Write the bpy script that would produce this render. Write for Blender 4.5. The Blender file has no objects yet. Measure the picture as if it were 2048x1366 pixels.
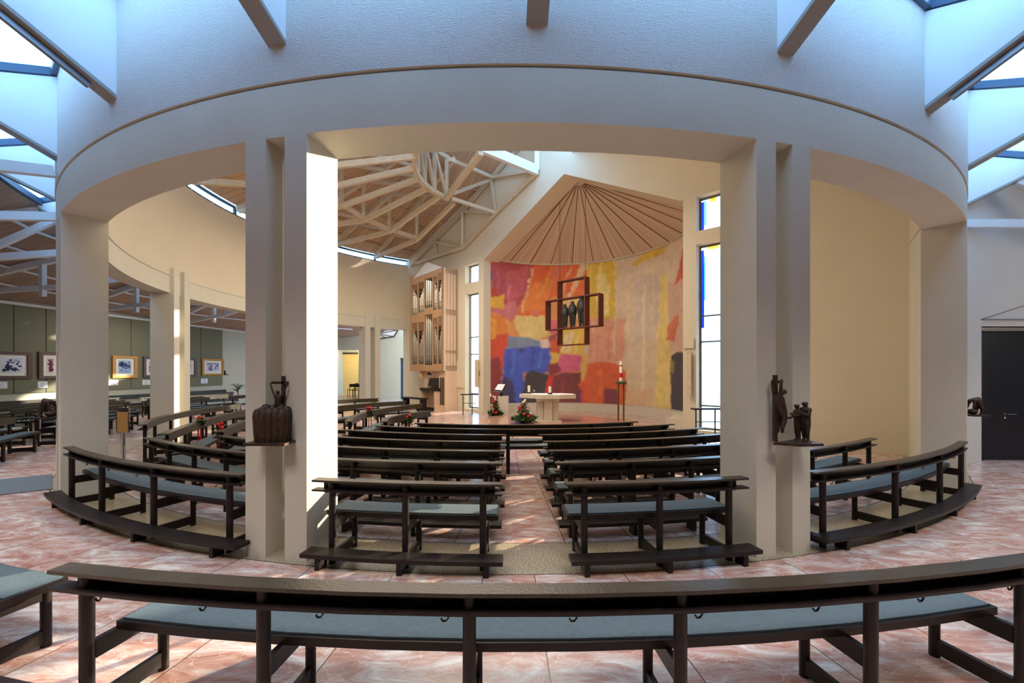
import bpy, bmesh, math, random
import numpy as np
from mathutils import Vector, Matrix, noise
from mathutils.geometry import tessellate_polygon
random.seed(7)
C = bpy.context.scene.collection
sc = bpy.context.scene
# ---------------------------------------------------------------- camera, sky, sun, exposure
F, CX, HY, H = 842.0, 1023.0, 743.0, 1.716
cd = bpy.data.cameras.new('camera'); cam = bpy.data.objects.new('camera', cd); C.objects.link(cam)
cam.location = (0, 0, H); cam.rotation_euler = (math.pi/2, 0, 0)
cd.sensor_width = 36; cd.lens = F/2048*36
cd.shift_x = (1024-CX)/2048; cd.shift_y = (HY-683)/2048
cd.clip_end = 300
sc.camera = cam
sc.view_settings.view_transform = 'Standard'; sc.view_settings.look = 'None'
sc.view_settings.gamma = 1; sc.view_settings.use_curve_mapping = False
sc.view_settings.exposure = 0.1
sc.cycles.use_denoising = True
sc.cycles.max_bounces = 8; sc.cycles.diffuse_bounces = 5; sc.cycles.transparent_max_bounces = 12
sc.cycles.sample_clamp_indirect = 6
w = bpy.data.worlds.new('sky'); sc.world = w; w.use_nodes = True
bg = w.node_tree.nodes['Background']; bg.inputs[0].default_value = (0.29, 0.58, 1.0, 1); bg.inputs[1].default_value = 5.8
sd = bpy.data.lights.new('sun', 'SUN'); sun = bpy.data.objects.new('sun', sd); C.objects.link(sun)
sd.energy = 13.5; sd.color = (1.0, 0.88, 0.70); sd.angle = math.radians(0.8)
SUNDIR = Vector((0.75, 0.66, 0.285)).normalized()
sun.rotation_euler = SUNDIR.to_track_quat('Z', 'Y').to_euler(); sun.location = (30, 30, 15)
def area(name, loc, size, power, color, target, sy=None):
    ld = bpy.data.lights.new(name, 'AREA'); o = bpy.data.objects.new(name, ld); C.objects.link(o)
    ld.energy = power; ld.color = color; ld.size = size
    if sy: ld.shape = 'RECTANGLE'; ld.size_y = sy
    o.location = loc; d = Vector(loc)-Vector(target); o.rotation_euler = d.to_track_quat('Z', 'Y').to_euler()
    return o
WARM = (1.0, 0.84, 0.64)
area('nave_fill', (-1.0, 11.0, 6.9), 5.0, 430, WARM, (-1.4, 11.2, 0))  # unseen area light added to brighten the nave, no known lamp
area('roof_fill', (-3.2, 5.4, 5.3), 1.6, 150, WARM, (-4.5, 15.5, 8.4))  # added uplight that lifts the roof and trusses, no real cove lamp
area('right_wall_fill', (11.5, 3.6, 3.7), 1.4, 75, (0.95, 0.97, 1.0), (10.8, 7.9, 2.6))  # added to brighten the right wall, not an actual aisle lamp
area('nave_fill', (-5, 15.0, 6.7), 3.0, 200, WARM, (-5.2, 15, 0))  # second added fill for the back left of the nave
area('choir_fill', (0.5, 9.5, 7.2), 2.5, 45, (1.0, 0.86, 0.68), (2.8, 17, 3))  # invented fill aimed at the apse
area('aisle_fill', (-12.8, 15.5, 3.6), 2.5, 75, (1.0, 0.9, 0.75), (-13.4, 15.5, 0))  # made-up fill over the left aisle pews
area('aisle_fill', (-11.0, 22.5, 3.4), 2.0, 50, (1.0, 0.93, 0.8), (-11, 22.5, 0))  # added fill for the far end of the left aisle
area('aisle_fill', (-7.5, 24.0, 4.6), 1.6, 40, (1.0, 0.97, 0.9), (-7.5, 25, 1))  # added fill on the back wall
area('lobby_fill', (-12.0, 31.0, 3.5), 1.6, 70, (1.0, 0.85, 0.55), (-12, 32.5, 1))  # added fill standing in for unknown light in the yellow room

for x_, y_ in ((-6.0, 2.4), (-2.2, .9), (2.2, .9), (6.0, 2.4), (9.5, 4.5), (-9.0, 5.0)):
    o_ = area('front_aisle_fill', (x_, y_, 4.35), 1.2, 66, (1.0, 0.94, 0.90), (x_, y_+.02, 0)); o_.data.spread = math.radians(110)  # added overhead fills, out of view, to brighten the front floor
# ---------------------------------------------------------------- geometry helpers
D0 = (0.0, 13.64)                       # centre of the round nave
NW = Vector((0.696, 0.718)); UW = Vector((0.718, -0.696)); CW = 11.78   # altar wall plane
FW = Vector(D0) + NW*(CW - NW.dot(Vector(D0)))
def P(px, py, Y):                       # picture point at a depth Y
    return Vector(((px-CX)/F*Y, Y, H-(py-HY)*Y/F))
def PZ(px, py, z=0.0):                  # picture point at a height z
    Y = F*(H-z)/(py-HY); return Vector(((px-CX)/F*Y, Y, z))
def onwall(px, py):                     # picture point on altar wall: (t, z)
    k = (px-CX)/F; Y = CW/(NW.y+NW.x*k); p = Vector((k*Y, Y))
    return (p-FW).dot(UW), H-(py-HY)*Y/F
def wallpt(t, z, s=0.0):
    p = FW+UW*t+NW*s; return Vector((p.x, p.y, z))
def pol(a, r, z=0.0, c=D0):
    a = math.radians(a); return Vector((c[0]+r*math.sin(a), c[1]-r*math.cos(a), z))
def azpx(px, r, far=False, c=D0):       # azimuth where the line of sight through px meets circle r
    k = (px-CX)/F; A = 1+k*k; B = -2*(c[1]+k*c[0]); Q = c[0]**2+c[1]**2-r*r
    d = max(B*B-4*A*Q, 0); Y = (-B+(1 if far else -1)*math.sqrt(d))/(2*A)
    return math.degrees(math.atan2(k*Y-c[0], c[1]-Y))
def arc3(p, q, s):
    (ax, ay), (bx, by), (cx, cy) = p, q, s
    d = 2*(ax*(by-cy)+bx*(cy-ay)+cx*(ay-by))
    ux = ((ax*ax+ay*ay)*(by-cy)+(bx*bx+by*by)*(cy-ay)+(cx*cx+cy*cy)*(ay-by))/d
    uy = ((ax*ax+ay*ay)*(cx-bx)+(bx*bx+by*by)*(ax-cx)+(cx*cx+cy*cy)*(bx-ax))/d
    r = math.hypot(ax-ux, ay-uy)
    az = lambda x, y: math.degrees(math.atan2(x-ux, uy-y))
    return (ux, uy), r, az(ax, ay), az(cx, cy)

def tag(o, label=None, cat=None, group=None, kind=None):
    if label: o['label'] = label
    if cat: o['category'] = cat
    if group: o['group'] = group
    if kind: o['kind'] = kind
    return o
def obj(name, bm, mat, parent=None, smooth=False, loc=None):
    bmesh.ops.recalc_face_normals(bm, faces=bm.faces)
    me = bpy.data.meshes.new(name); bm.to_mesh(me); bm.free()
    o = bpy.data.objects.new(name, me); C.objects.link(o)
    if mat: me.materials.append(mat)
    if smooth:
        for p in me.polygons: p.use_smooth = True
        try: me.set_sharp_from_angle(angle=math.radians(38))
        except Exception: pass
    if parent:
        o.parent = parent
        o.matrix_parent_inverse = Matrix.Translation(-parent.location) if not parent.get('_r') else parent.matrix_basis.inverted()
    return o
def empty(name, loc, label, cat, group=None):
    o = bpy.data.objects.new(name, None); C.objects.link(o); o.location = loc; o.empty_display_size = .1
    return tag(o, label, cat, group)
def struct(name, bm, mat, smooth=False, parent=None):
    o = obj(name, bm, mat, parent, smooth)
    if not parent: o['kind'] = 'structure'
    return o
def hexa(bm, a, b):                     # two quads of four points -> box
    v = [bm.verts.new(p) for p in list(a)+list(b)]
    for f in ((0,1,2,3), (7,6,5,4), (0,4,5,1), (1,5,6,2), (2,6,7,3), (3,7,4,0)):
        bm.faces.new([v[i] for i in f])
def box(bm, x0, x1, y0, y1, z0, z1):
    hexa(bm, [(x0,y0,z0),(x1,y0,z0),(x1,y1,z0),(x0,y1,z0)], [(x0,y0,z1),(x1,y0,z1),(x1,y1,z1),(x0,y1,z1)])
def obox(bm, c, u, v, hu, hv, z0, z1):  # oriented box, u,v unit 2D
    c = Vector(c[:2]); u = Vector(u); v = Vector(v)
    q = [c-u*hu-v*hv, c+u*hu-v*hv, c+u*hu+v*hv, c-u*hu+v*hv]
    hexa(bm, [(p.x,p.y,z0) for p in q], [(p.x,p.y,z1) for p in q])
def arcbox(bm, r0, r1, a0, a1, z0, z1, c=D0, step=1.5):
    n = max(1, int(math.ceil(abs(a1-a0)/step))); ring = []
    for i in range(n+1):
        a = a0+(a1-a0)*i/n
        ring.append([bm.verts.new(pol(a, r, z, c)) for r, z in ((r0,z0),(r1,z0),(r1,z1),(r0,z1))])
    for A, B in zip(ring, ring[1:]):
        for k in range(4): bm.faces.new((A[k], A[(k+1)%4], B[(k+1)%4], B[k]))
    bm.faces.new(ring[0]); bm.faces.new(ring[-1][::-1])
def beam(bm, p, q, w=.06, h=None, up=Vector((0,0,1))):
    h = h or w; p = Vector(p); q = Vector(q); d = (q-p).normalized()
    s = d.cross(up)
    if s.length < 1e-3: s = d.cross(Vector((1,0,0)))
    s.normalize(); t = s.cross(d)
    f = lambda c: [c-s*w/2-t*h/2, c+s*w/2-t*h/2, c+s*w/2+t*h/2, c-s*w/2+t*h/2]
    hexa(bm, f(p), f(q))
def tube(bm, pts, r, n=10):
    pts = [Vector(p) for p in pts]; rs = r if isinstance(r, (list, tuple)) else [r]*len(pts)
    rings = []; prev = None
    for i, p in enumerate(pts):
        d = (pts[min(i+1, len(pts)-1)]-pts[max(i-1, 0)]).normalized()
        s = d.cross(prev) if False else (d.cross(Vector((0,0,1))) if abs(d.z) < .95 else d.cross(Vector((0,1,0))))
        s.normalize(); t = s.cross(d)
        rings.append([bm.verts.new(p+(s*math.cos(2*math.pi*k/n)+t*math.sin(2*math.pi*k/n))*rs[i]) for k in range(n)])
    for A, B in zip(rings, rings[1:]):
        for k in range(n): bm.faces.new((A[k], A[(k+1)%n], B[(k+1)%n], B[k]))
    bm.faces.new(rings[0][::-1]); bm.faces.new(rings[-1])
def lathe(bm, c, prof, n=20):
    rings = []
    for r, z in prof:
        rings.append([bm.verts.new((c[0]+r*math.cos(2*math.pi*k/n), c[1]+r*math.sin(2*math.pi*k/n), c[2]+z)) for k in range(n)])
    for A, B in zip(rings, rings[1:]):
        for k in range(n): bm.faces.new((A[k], A[(k+1)%n], B[(k+1)%n], B[k]))
    if prof[0][0] > 0: bm.faces.new(rings[0][::-1])
    if prof[-1][0] > 0: bm.faces.new(rings[-1])
def sph(bm, c, r, sx=1, sy=1, sz=1, seg=12):
    M = Matrix.Translation(c) @ Matrix.Diagonal((sx*r, sy*r, sz*r, 1))
    bmesh.ops.create_uvsphere(bm, u_segments=seg, v_segments=max(6, seg*2//3), radius=1, matrix=M)
def prism(bm, poly, holes, fn, d0, d1): # polygon with holes in (t,z), extruded from d0 to d1 by fn(t,z,s)
    loops = [poly]+holes
    tri = tessellate_polygon([[Vector((a, b, 0)) for a, b in L] for L in loops])
    flat = [p for L in loops for p in L]
    A = [bm.verts.new(fn(a, b, d0)) for a, b in flat]; B = [bm.verts.new(fn(a, b, d1)) for a, b in flat]
    for t in tri:
        try: bm.faces.new([A[i] for i in t]); bm.faces.new([B[i] for i in t][::-1])
        except ValueError: pass
    k = 0
    for L in loops:
        n = len(L)
        for i in range(n):
            a, b = k+i, k+(i+1) % n; bm.faces.new((A[a], A[b], B[b], B[a]))
        k += n

# ---------------------------------------------------------------- materials
def nt(name):
    m = bpy.data.materials.new(name); m.use_nodes = True
    return m, m.node_tree, m.node_tree.nodes['Principled BSDF']
def rgb(r, g, b):
    f = lambda c: ((c/255+.055)/1.055)**2.4 if c > 10 else c/255/12.92
    return (f(r), f(g), f(b), 1)
def mat(name, col, rough=.6, var=.12, scale=6, bump=0, bscale=60, metal=0, stretch=(1,1,1), coat=0, spec=None):
    m, t, p = nt(name); N, L = t.nodes, t.links
    tc = N.new('ShaderNodeTexCoord'); mp = N.new('ShaderNodeMapping'); mp.inputs['Scale'].default_value = stretch
    L.new(tc.outputs['Object'], mp.inputs[0])
    n = N.new('ShaderNodeTexNoise'); n.inputs['Scale'].default_value = scale; n.inputs['Detail'].default_value = 5
    L.new(mp.outputs[0], n.inputs['Vector'])
    r = N.new('ShaderNodeValToRGB'); c = Vector(col[:3])
    r.color_ramp.elements[0].position = .3; r.color_ramp.elements[1].position = .7
    r.color_ramp.elements[0].color = (*(c*(1-var)), 1); r.color_ramp.elements[1].color = (*(c*(1+var)), 1)
    L.new(n.outputs[0], r.inputs[0]); L.new(r.outputs[0], p.inputs['Base Color'])
    p.inputs['Roughness'].default_value = rough; p.inputs['Metallic'].default_value = metal
    if coat: p.inputs['Coat Weight'].default_value = coat; p.inputs['Coat Roughness'].default_value = .25
    if spec is not None: p.inputs['Specular IOR Level'].default_value = spec
    if bump:
        n2 = N.new('ShaderNodeTexNoise'); n2.inputs['Scale'].default_value = bscale; n2.inputs['Detail'].default_value = 3
        L.new(mp.outputs[0], n2.inputs['Vector'])
        b = N.new('ShaderNodeBump'); b.inputs['Strength'].default_value = bump; b.inputs['Distance'].default_value = .02
        L.new(n2.outputs[0], b.inputs['Height']); L.new(b.outputs[0], p.inputs['Normal'])
    return m
PLASTER = mat('plaster', rgb(206, 202, 186), .85, .03, 2, .12, 45)
ROUGHPL = mat('textured_plaster', rgb(205, 200, 192), .9, .07, 40, .55, 42, stretch=(1,1,3.2))
SMOOTH = mat('painted_wall', rgb(212, 202, 178), .8, .02, 1.5, .1, 80)
GREYW = mat('grey_wall', rgb(184, 182, 162), .8, .02, 1.5)
PEW = mat('dark_pew_wood', rgb(30, 22, 20), .42, .35, 9, .08, 40, stretch=(3,3,20), spec=.35)
PEWTOP = mat('dark_board_wood', rgb(54, 47, 36), .33, .22, 14, .12, 60, spec=.5)
CUSH = mat('slate_cushion', rgb(82, 98, 104), .75, .1, 40, .3, 160)
GREYBEAM = mat('pale_timber', rgb(204, 190, 164), .6, .08, 8, stretch=(1,1,1))
WHITEBEAM = mat('white_beam', rgb(222, 226, 228), .55, .02, 3)
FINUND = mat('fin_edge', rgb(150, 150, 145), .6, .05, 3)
BRONZE = mat('bronze', rgb(70, 52, 42), .42, .35, 25, .4, 90, metal=.55)
STONE = mat('pale_stone', rgb(205, 196, 180), .55, .06, 20, .08, 90)
ORGW = mat('organ_wood', rgb(218, 188, 158), .5, .05, 5, stretch=(1,1,.1))
ORGSHADE = mat('organ_wood_shaded', rgb(184, 146, 110), .5, .05, 5, stretch=(1,1,.1))  # organ wood again, darkened to put the shade of the front into its colour
TIN = mat('pipe_tin', rgb(200, 200, 195), .28, .04, 4, metal=.9)
DARK = mat('black_gap', rgb(48, 30, 22), .7, .2, 20)
IRON = mat('dark_iron', rgb(60, 52, 48), .45, .1, 20, metal=.6)
CHROME = mat('chrome', rgb(210, 212, 214), .15, .02, 4, metal=1)
RUST = mat('corten_frame', rgb(98, 44, 26), .6, .15, 30)
FIGM = mat('dark_bronze', rgb(50, 48, 44), .5, .2, 30, .3, 60, metal=.3)
FRAMEBL = mat('blue_grey_frame', rgb(60, 84, 110), .4, .05, 4)
GREYFR = mat('grey_window_frame', rgb(96, 96, 92), .5, .05, 4)
DOORM = mat('black_door', rgb(22, 23, 30), .4, .1, 10)
BLUEDOOR = mat('blue_door', rgb(40, 66, 84), .5, .1, 10)
GOLD = mat('gold_frame', rgb(176, 122, 50), .4, .15, 30, metal=.4)
BRFRAME = mat('brown_frame', rgb(84, 48, 28), .4, .15, 30)
MATB = mat('picture_mount', rgb(226, 226, 212), .8, .02, 4)
CARD = mat('white_card', rgb(225, 228, 232), .8, .02, 4)
INK = mat('card_ink', rgb(130, 135, 160), .8, .02, 4)
WAX = mat('candle_wax', rgb(240, 236, 222), .5, .02, 4)
RED = mat('red_petal', rgb(205, 24, 24), .6, .2, 40)
WHITEP = mat('cream_petal', rgb(235, 228, 200), .6, .1, 40)
LEAF = mat('leaf_green', rgb(52, 88, 40), .55, .3, 30)
DRYL = mat('dried_foliage', rgb(120, 70, 50), .7, .3, 30)
RIBBON = mat('red_ribbon', rgb(170, 22, 34), .5, .1, 10)
CLOTH = mat('altar_cloth', rgb(236, 236, 240), .8, .02, 8)
PANELW = mat('board_panel', rgb(196, 150, 84), .6, .12, 6, stretch=(1,1,.15))
YELLOWW = mat('yellow_wall', rgb(214, 182, 110), .8, .04, 3)
GREYCARPET = mat('grey_carpet', rgb(96, 106, 114), .95, .12, 60, .4, 200)
KEYB = mat('organ_keys', rgb(34, 30, 28), .4, .1, 10)
GRANST = mat('dark_stain', rgb(90, 88, 70), .8, .1, 10)

def boards(name, col, col2, freq, rough=.7, radial=None, line=.06):
    """planked wood: radial boards about a centre, or straight boards"""
    m, t, p = nt(name); N, L = t.nodes, t.links
    tc = N.new('ShaderNodeTexCoord'); sx = N.new('ShaderNodeSeparateXYZ'); L.new(tc.outputs['Object'], sx.inputs[0])
    def M(op, a, b=None):
        n = N.new('ShaderNodeMath'); n.operation = op
        for i, v in enumerate((a, b)):
            if v is None: continue
            if isinstance(v, (int, float)): n.inputs[i].default_value = v
            else: L.new(v, n.inputs[i])
        return n.outputs[0]
    if radial:
        v = M('MULTIPLY', M('ARCTAN2', M('SUBTRACT', sx.outputs[0], radial[0]), M('SUBTRACT', sx.outputs[1], radial[1])), freq)
    else: v = M('MULTIPLY', sx.outputs[1], freq)
    fr = M('FRACT', v); dk = M('LESS_THAN', fr, line); cell = M('FLOOR', v)
    wn = N.new('ShaderNodeTexWhiteNoise'); wn.noise_dimensions = '1D'; L.new(cell, wn.inputs['W'])
    mx = N.new('ShaderNodeMix'); mx.data_type = 'RGBA'; L.new(wn.outputs[0], mx.inputs[0])
    c = Vector(col[:3]); mx.inputs[6].default_value = (*(c*.9), 1); mx.inputs[7].default_value = (*(c*1.08), 1)
    m2 = N.new('ShaderNodeMix'); m2.data_type = 'RGBA'; L.new(dk, m2.inputs[0]); L.new(mx.outputs[2], m2.inputs[6]); m2.inputs[7].default_value = col2
    L.new(m2.outputs[2], p.inputs['Base Color']); p.inputs['Roughness'].default_value = rough
    return m
CEILIN = boards('nave_ceiling_boards', rgb(188, 158, 128), rgb(132, 104, 82), 30, radial=D0)
CEILOUT = boards('aisle_ceiling_boards', rgb(168, 144, 124), rgb(110, 92, 78), 5)
GREENW = mat('green_fabric_panel', rgb(118, 118, 96), .9, .05, 50, .2, 120)

def marble():
    m, t, p = nt('pink_marble'); N, L = t.nodes, t.links
    tc = N.new('ShaderNodeTexCoord'); sx = N.new('ShaderNodeSeparateXYZ'); L.new(tc.outputs['Object'], sx.inputs[0])
    def M(op, a, b=None):
        n = N.new('ShaderNodeMath'); n.operation = op
        for i, v in enumerate((a, b)):
            if v is None: continue
            if isinstance(v, (int, float)): n.inputs[i].default_value = v
            else: L.new(v, n.inputs[i])
        return n.outputs[0]
    X = sx.outputs[0]; Y = M('SUBTRACT', sx.outputs[1], D0[1])
    ang = M('ARCTAN2', X, Y); rad = M('SQRT', M('ADD', M('MULTIPLY', X, X), M('MULTIPLY', Y, Y)))
    rr = M('DIVIDE', rad, 3.35); ring = M('FLOOR', rr)
    sa = M('MULTIPLY', M('ADD', ang, M('MULTIPLY', ring, .037)), 13.3)
    fa = M('FRACT', sa); fr = M('FRACT', rr)
    wa = M('DIVIDE', .10, M('MAXIMUM', rad, 1.0))
    j = M('MAXIMUM', M('LESS_THAN', fa, wa), M('LESS_THAN', fr, .0018))
    cell = M('ADD', M('FLOOR', sa), M('MULTIPLY', ring, 17.3))
    wn = N.new('ShaderNodeTexWhiteNoise'); wn.noise_dimensions = '1D'; L.new(cell, wn.inputs['W'])
    off = N.new('ShaderNodeVectorMath'); off.operation = 'SCALE'; L.new(wn.outputs['Color'], off.inputs[0]); off.inputs['Scale'].default_value = 30
    ad = N.new('ShaderNodeVectorMath'); L.new(tc.outputs['Object'], ad.inputs[0]); L.new(off.outputs[0], ad.inputs[1])
    rot = N.new('ShaderNodeMapping'); rot.inputs['Rotation'].default_value = (0, 0, .5); rot.inputs['Scale'].default_value = (1.3, 3.6, 1); L.new(ad.outputs[0], rot.inputs[0])
    n1 = N.new('ShaderNodeTexNoise'); n1.inputs['Scale'].default_value = 1.6; n1.inputs['Detail'].default_value = 9; n1.inputs['Roughness'].default_value = .68; n1.inputs['Distortion'].default_value = 1.6
    L.new(rot.outputs[0], n1.inputs['Vector'])
    r1 = N.new('ShaderNodeValToRGB'); e = r1.color_ramp.elements
    e[0].position = .30; e[0].color = rgb(158, 106, 94); e[1].position = .64; e[1].color = rgb(226, 220, 214)
    a = r1.color_ramp.elements.new(.46); a.color = rgb(190, 148, 134); b = r1.color_ramp.elements.new(.56); b.color = rgb(202, 184, 176)
    L.new(n1.outputs[0], r1.inputs[0])
    vo = N.new('ShaderNodeTexVoronoi'); vo.feature = 'DISTANCE_TO_EDGE'; vo.inputs['Scale'].default_value = 3.4
    ds = N.new('ShaderNodeTexNoise'); ds.inputs['Scale'].default_value = 2.2; ds.inputs['Detail'].default_value = 6; L.new(ad.outputs[0], ds.inputs['Vector'])
    sc_ = N.new('ShaderNodeVectorMath'); sc_.operation = 'SCALE'; L.new(ds.outputs['Color'], sc_.inputs[0]); sc_.inputs['Scale'].default_value = 1.3
    ad2 = N.new('ShaderNodeVectorMath'); L.new(rot.outputs[0], ad2.inputs[0]); L.new(sc_.outputs[0], ad2.inputs[1]); L.new(ad2.outputs[0], vo.inputs['Vector'])
    vein = M('MULTIPLY', M('LESS_THAN', vo.outputs['Distance'], .02), .38)
    m1 = N.new('ShaderNodeMix'); m1.data_type = 'RGBA'; L.new(vein, m1.inputs[0]); L.new(r1.outputs[0], m1.inputs[6]); m1.inputs[7].default_value = rgb(232, 218, 204)
    m2 = N.new('ShaderNodeMix'); m2.data_type = 'RGBA'; L.new(j, m2.inputs[0]); L.new(m1.outputs[2], m2.inputs[6]); m2.inputs[7].default_value = rgb(80, 62, 54)
    L.new(m2.outputs[2], p.inputs['Base Color']); p.inputs['Roughness'].default_value = .22
    return m
MARBLE = marble()
def granite():
    m, t, p = nt('speckled_granite'); N, L = t.nodes, t.links
    tc = N.new('ShaderNodeTexCoord'); n = N.new('ShaderNodeTexNoise'); n.inputs['Scale'].default_value = 75; n.inputs['Detail'].default_value = 3
    L.new(tc.outputs['Object'], n.inputs['Vector']); r = N.new('ShaderNodeValToRGB'); e = r.color_ramp.elements
    e[0].position = .38; e[0].color = rgb(108, 98, 82); e[1].position = .62; e[1].color = rgb(196, 184, 156)
    L.new(n.outputs[0], r.inputs[0]); L.new(r.outputs[0], p.inputs['Base Color']); p.inputs['Roughness'].default_value = .3
    return m
GRANITE = granite()
def glass(name, col, tint=.06):
    m = bpy.data.materials.new(name); m.use_nodes = True; t = m.node_tree; t.nodes.clear(); N, L = t.nodes, t.links
    o = N.new('ShaderNodeOutputMaterial'); tr = N.new('ShaderNodeBsdfTransparent'); gl = N.new('ShaderNodeBsdfGlossy'); mx = N.new('ShaderNodeMixShader')
    tr.inputs[0].default_value = col; gl.inputs['Roughness'].default_value = .05; mx.inputs[0].default_value = tint
    L.new(tr.outputs[0], mx.inputs[1]); L.new(gl.outputs[0], mx.inputs[2]); L.new(mx.outputs[0], o.inputs[0])
    return m
GLASS = glass('clear_glass', (.92, .95, .97, 1))
WGLASS = glass('pale_window_glass', (1, .98, .94, 1), .03)
BLUEG = glass('blue_stained_glass', (.05, .16, .62, 1)); YELG = glass('yellow_stained_glass', (1, .72, .05, 1))
LBLUEG = glass('light_blue_stained_glass', (.35, .6, .9, 1))

# ---------------------------------------------------------------- floor
def annulus(bm, r0, r1, z=0.0, step=3, c=D0):
    n = int(360/step)
    A = [bm.verts.new(pol(i*step, r0, z, c)) for i in range(n)] if r0 > 0 else None
    B = [bm.verts.new(pol(i*step, r1, z, c)) for i in range(n)]
    if A is None: bm.faces.new(B)
    else:
        for i in range(n): bm.faces.new((A[i], A[(i+1)%n], B[(i+1)%n], B[i]))
bm = bmesh.new(); annulus(bm, 0, 9.43); annulus(bm, 10.09, 30); struct('floor', bm, MARBLE)
bm = bmesh.new(); annulus(bm, 0, 30, -.05); struct('floor_base', bm, DARK)
bm = bmesh.new(); annulus(bm, 9.44, 10.08); struct('floor_granite_band', bm, GRANITE)
bm = bmesh.new(); annulus(bm, 9.42, 9.45, -.003); annulus(bm, 10.07, 10.10, -.003); struct('floor_joint', bm, DARK)
# grey carpet runner in the left aisle
a, b, c_, d = PZ(0, 960), PZ(105, 949.5), PZ(105, 979), PZ(0, 991)
dv = (b-a).normalized(); L0 = 5.0
q = [a-dv*L0, b+dv*.0, c_+dv*.0, d-dv*L0]
bm = bmesh.new(); hexa(bm, [(p.x, p.y, .001) for p in q], [(p.x, p.y, .012) for p in q])
tag(obj('carpet_runner', bm, GREYCARPET), 'blue-grey carpet runner on the marble floor of the left aisle', 'carpet')

# ---------------------------------------------------------------- round wall of the nave
AL, AR = -147.6, 59.4
bm = bmesh.new(); arcbox(bm, 9.55, 10.02, AL, AR, 3.86, 4.33, step=1); arcbox(bm, 9.53, 9.98, AL, AR, 4.33, 4.36, step=1)
arcbox(bm, 9.55, 10.02, 44.2, AR, 0, 3.86, step=1); struct('wall_drum_band', bm, PLASTER, True)
bm = bmesh.new(); arcbox(bm, 9.56, 10.03, AL, AR, 4.36, 7.12, step=1)
# inner and outer face: textured outside
o = struct('wall_drum_upper', bm, SMOOTH, True); o.data.materials.append(ROUGHPL)
for p in o.data.polygons:
    c = p.center; rr = math.hypot(c.x-D0[0], c.y-D0[1])
    if abs(rr-10.03) < .02 and abs(p.normal.z) < .5: p.material_index = 1
PAIRS = [(-14.35, -10.6, 'between the left and the centre opening, a bronze relief between its posts', 0),
         (13.0, 16.6, 'right of the centre opening, two bronze figure groups on its shelf', 0),
         (-41.1, -37.2, 'at the far left edge of the drum', 0), (40.4, 44.2, 'at the far right edge of the drum', 0),
         (-81.6, -76.9, 'inside the drum at left with a sunlit face', 1), (-109.3, -104.8, 'hidden deep in the drum behind the left front pillar', 1),
         (-137.3, -132.6, 'at the back of the nave left of the organ', 1)]
for a0, a1, where, inner in PAIRS:
    if a0 == -109.3: where = 'on the far left side of the drum between the sunlit pillar and the organ pillar'
    t = empty('pillar', pol((a0+a1)/2, 9.78), 'cream double pillar '+where, 'pillar')
    g = (a1-a0)*.345
    for s0, s1 in ((a0, a0+g), (a1-g, a1)):
        bm = bmesh.new()
        arcbox(bm, 9.46 if inner else 9.55, 10.022, s0, s1, 0, 4.55 if inner else 3.862, step=.7); obj('post', bm, PLASTER, t)
# ---------------------------------------------------------------- altar wall
tL, zL = onwall(967, 520); tR, zR = onwall(1366, 403); tA, zA = onwall(1128, 348)
def hole(x0, x1, yt, yb, wd=None):
    t0, za = onwall(x0, yt); _, zb = onwall(x0, yb); t1 = onwall(x1, yt)[0] if wd is None else t0+wd
    return [(t0, zb), (t1, zb), (t1, za), (t0, za)]
WINS = [hole(930, 957, 531, 568), hole(930, 957, 588, 820), hole(1392, 0, 393, 463, .62), hole(1392, 0, 489, 868, .62), hole(1456, 0, 338, 868, .8), hole(1532, 0, 325, 868, .8)]  # last two windows are added unseen to let sun reach pillar and aisle
for h_ in WINS:
    if h_[0][1] < .1: h_[0] = (h_[0][0], .12); h_[1] = (h_[1][0], .12)
outline = [(-9.75, 0), (tL, 0), (tL, zL), (tA, zA), (tR, zR), (tR, 0), (9.75, 0), (9.75, 7.2), (6.5, 8.6), (3, 10.4), (-3, 10.4), (-6, 8.8), (-9.75, 7.2)]
bm = bmesh.new(); prism(bm, outline, WINS, wallpt, 0, .42); struct('wall_altar', bm, SMOOTH)
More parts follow.
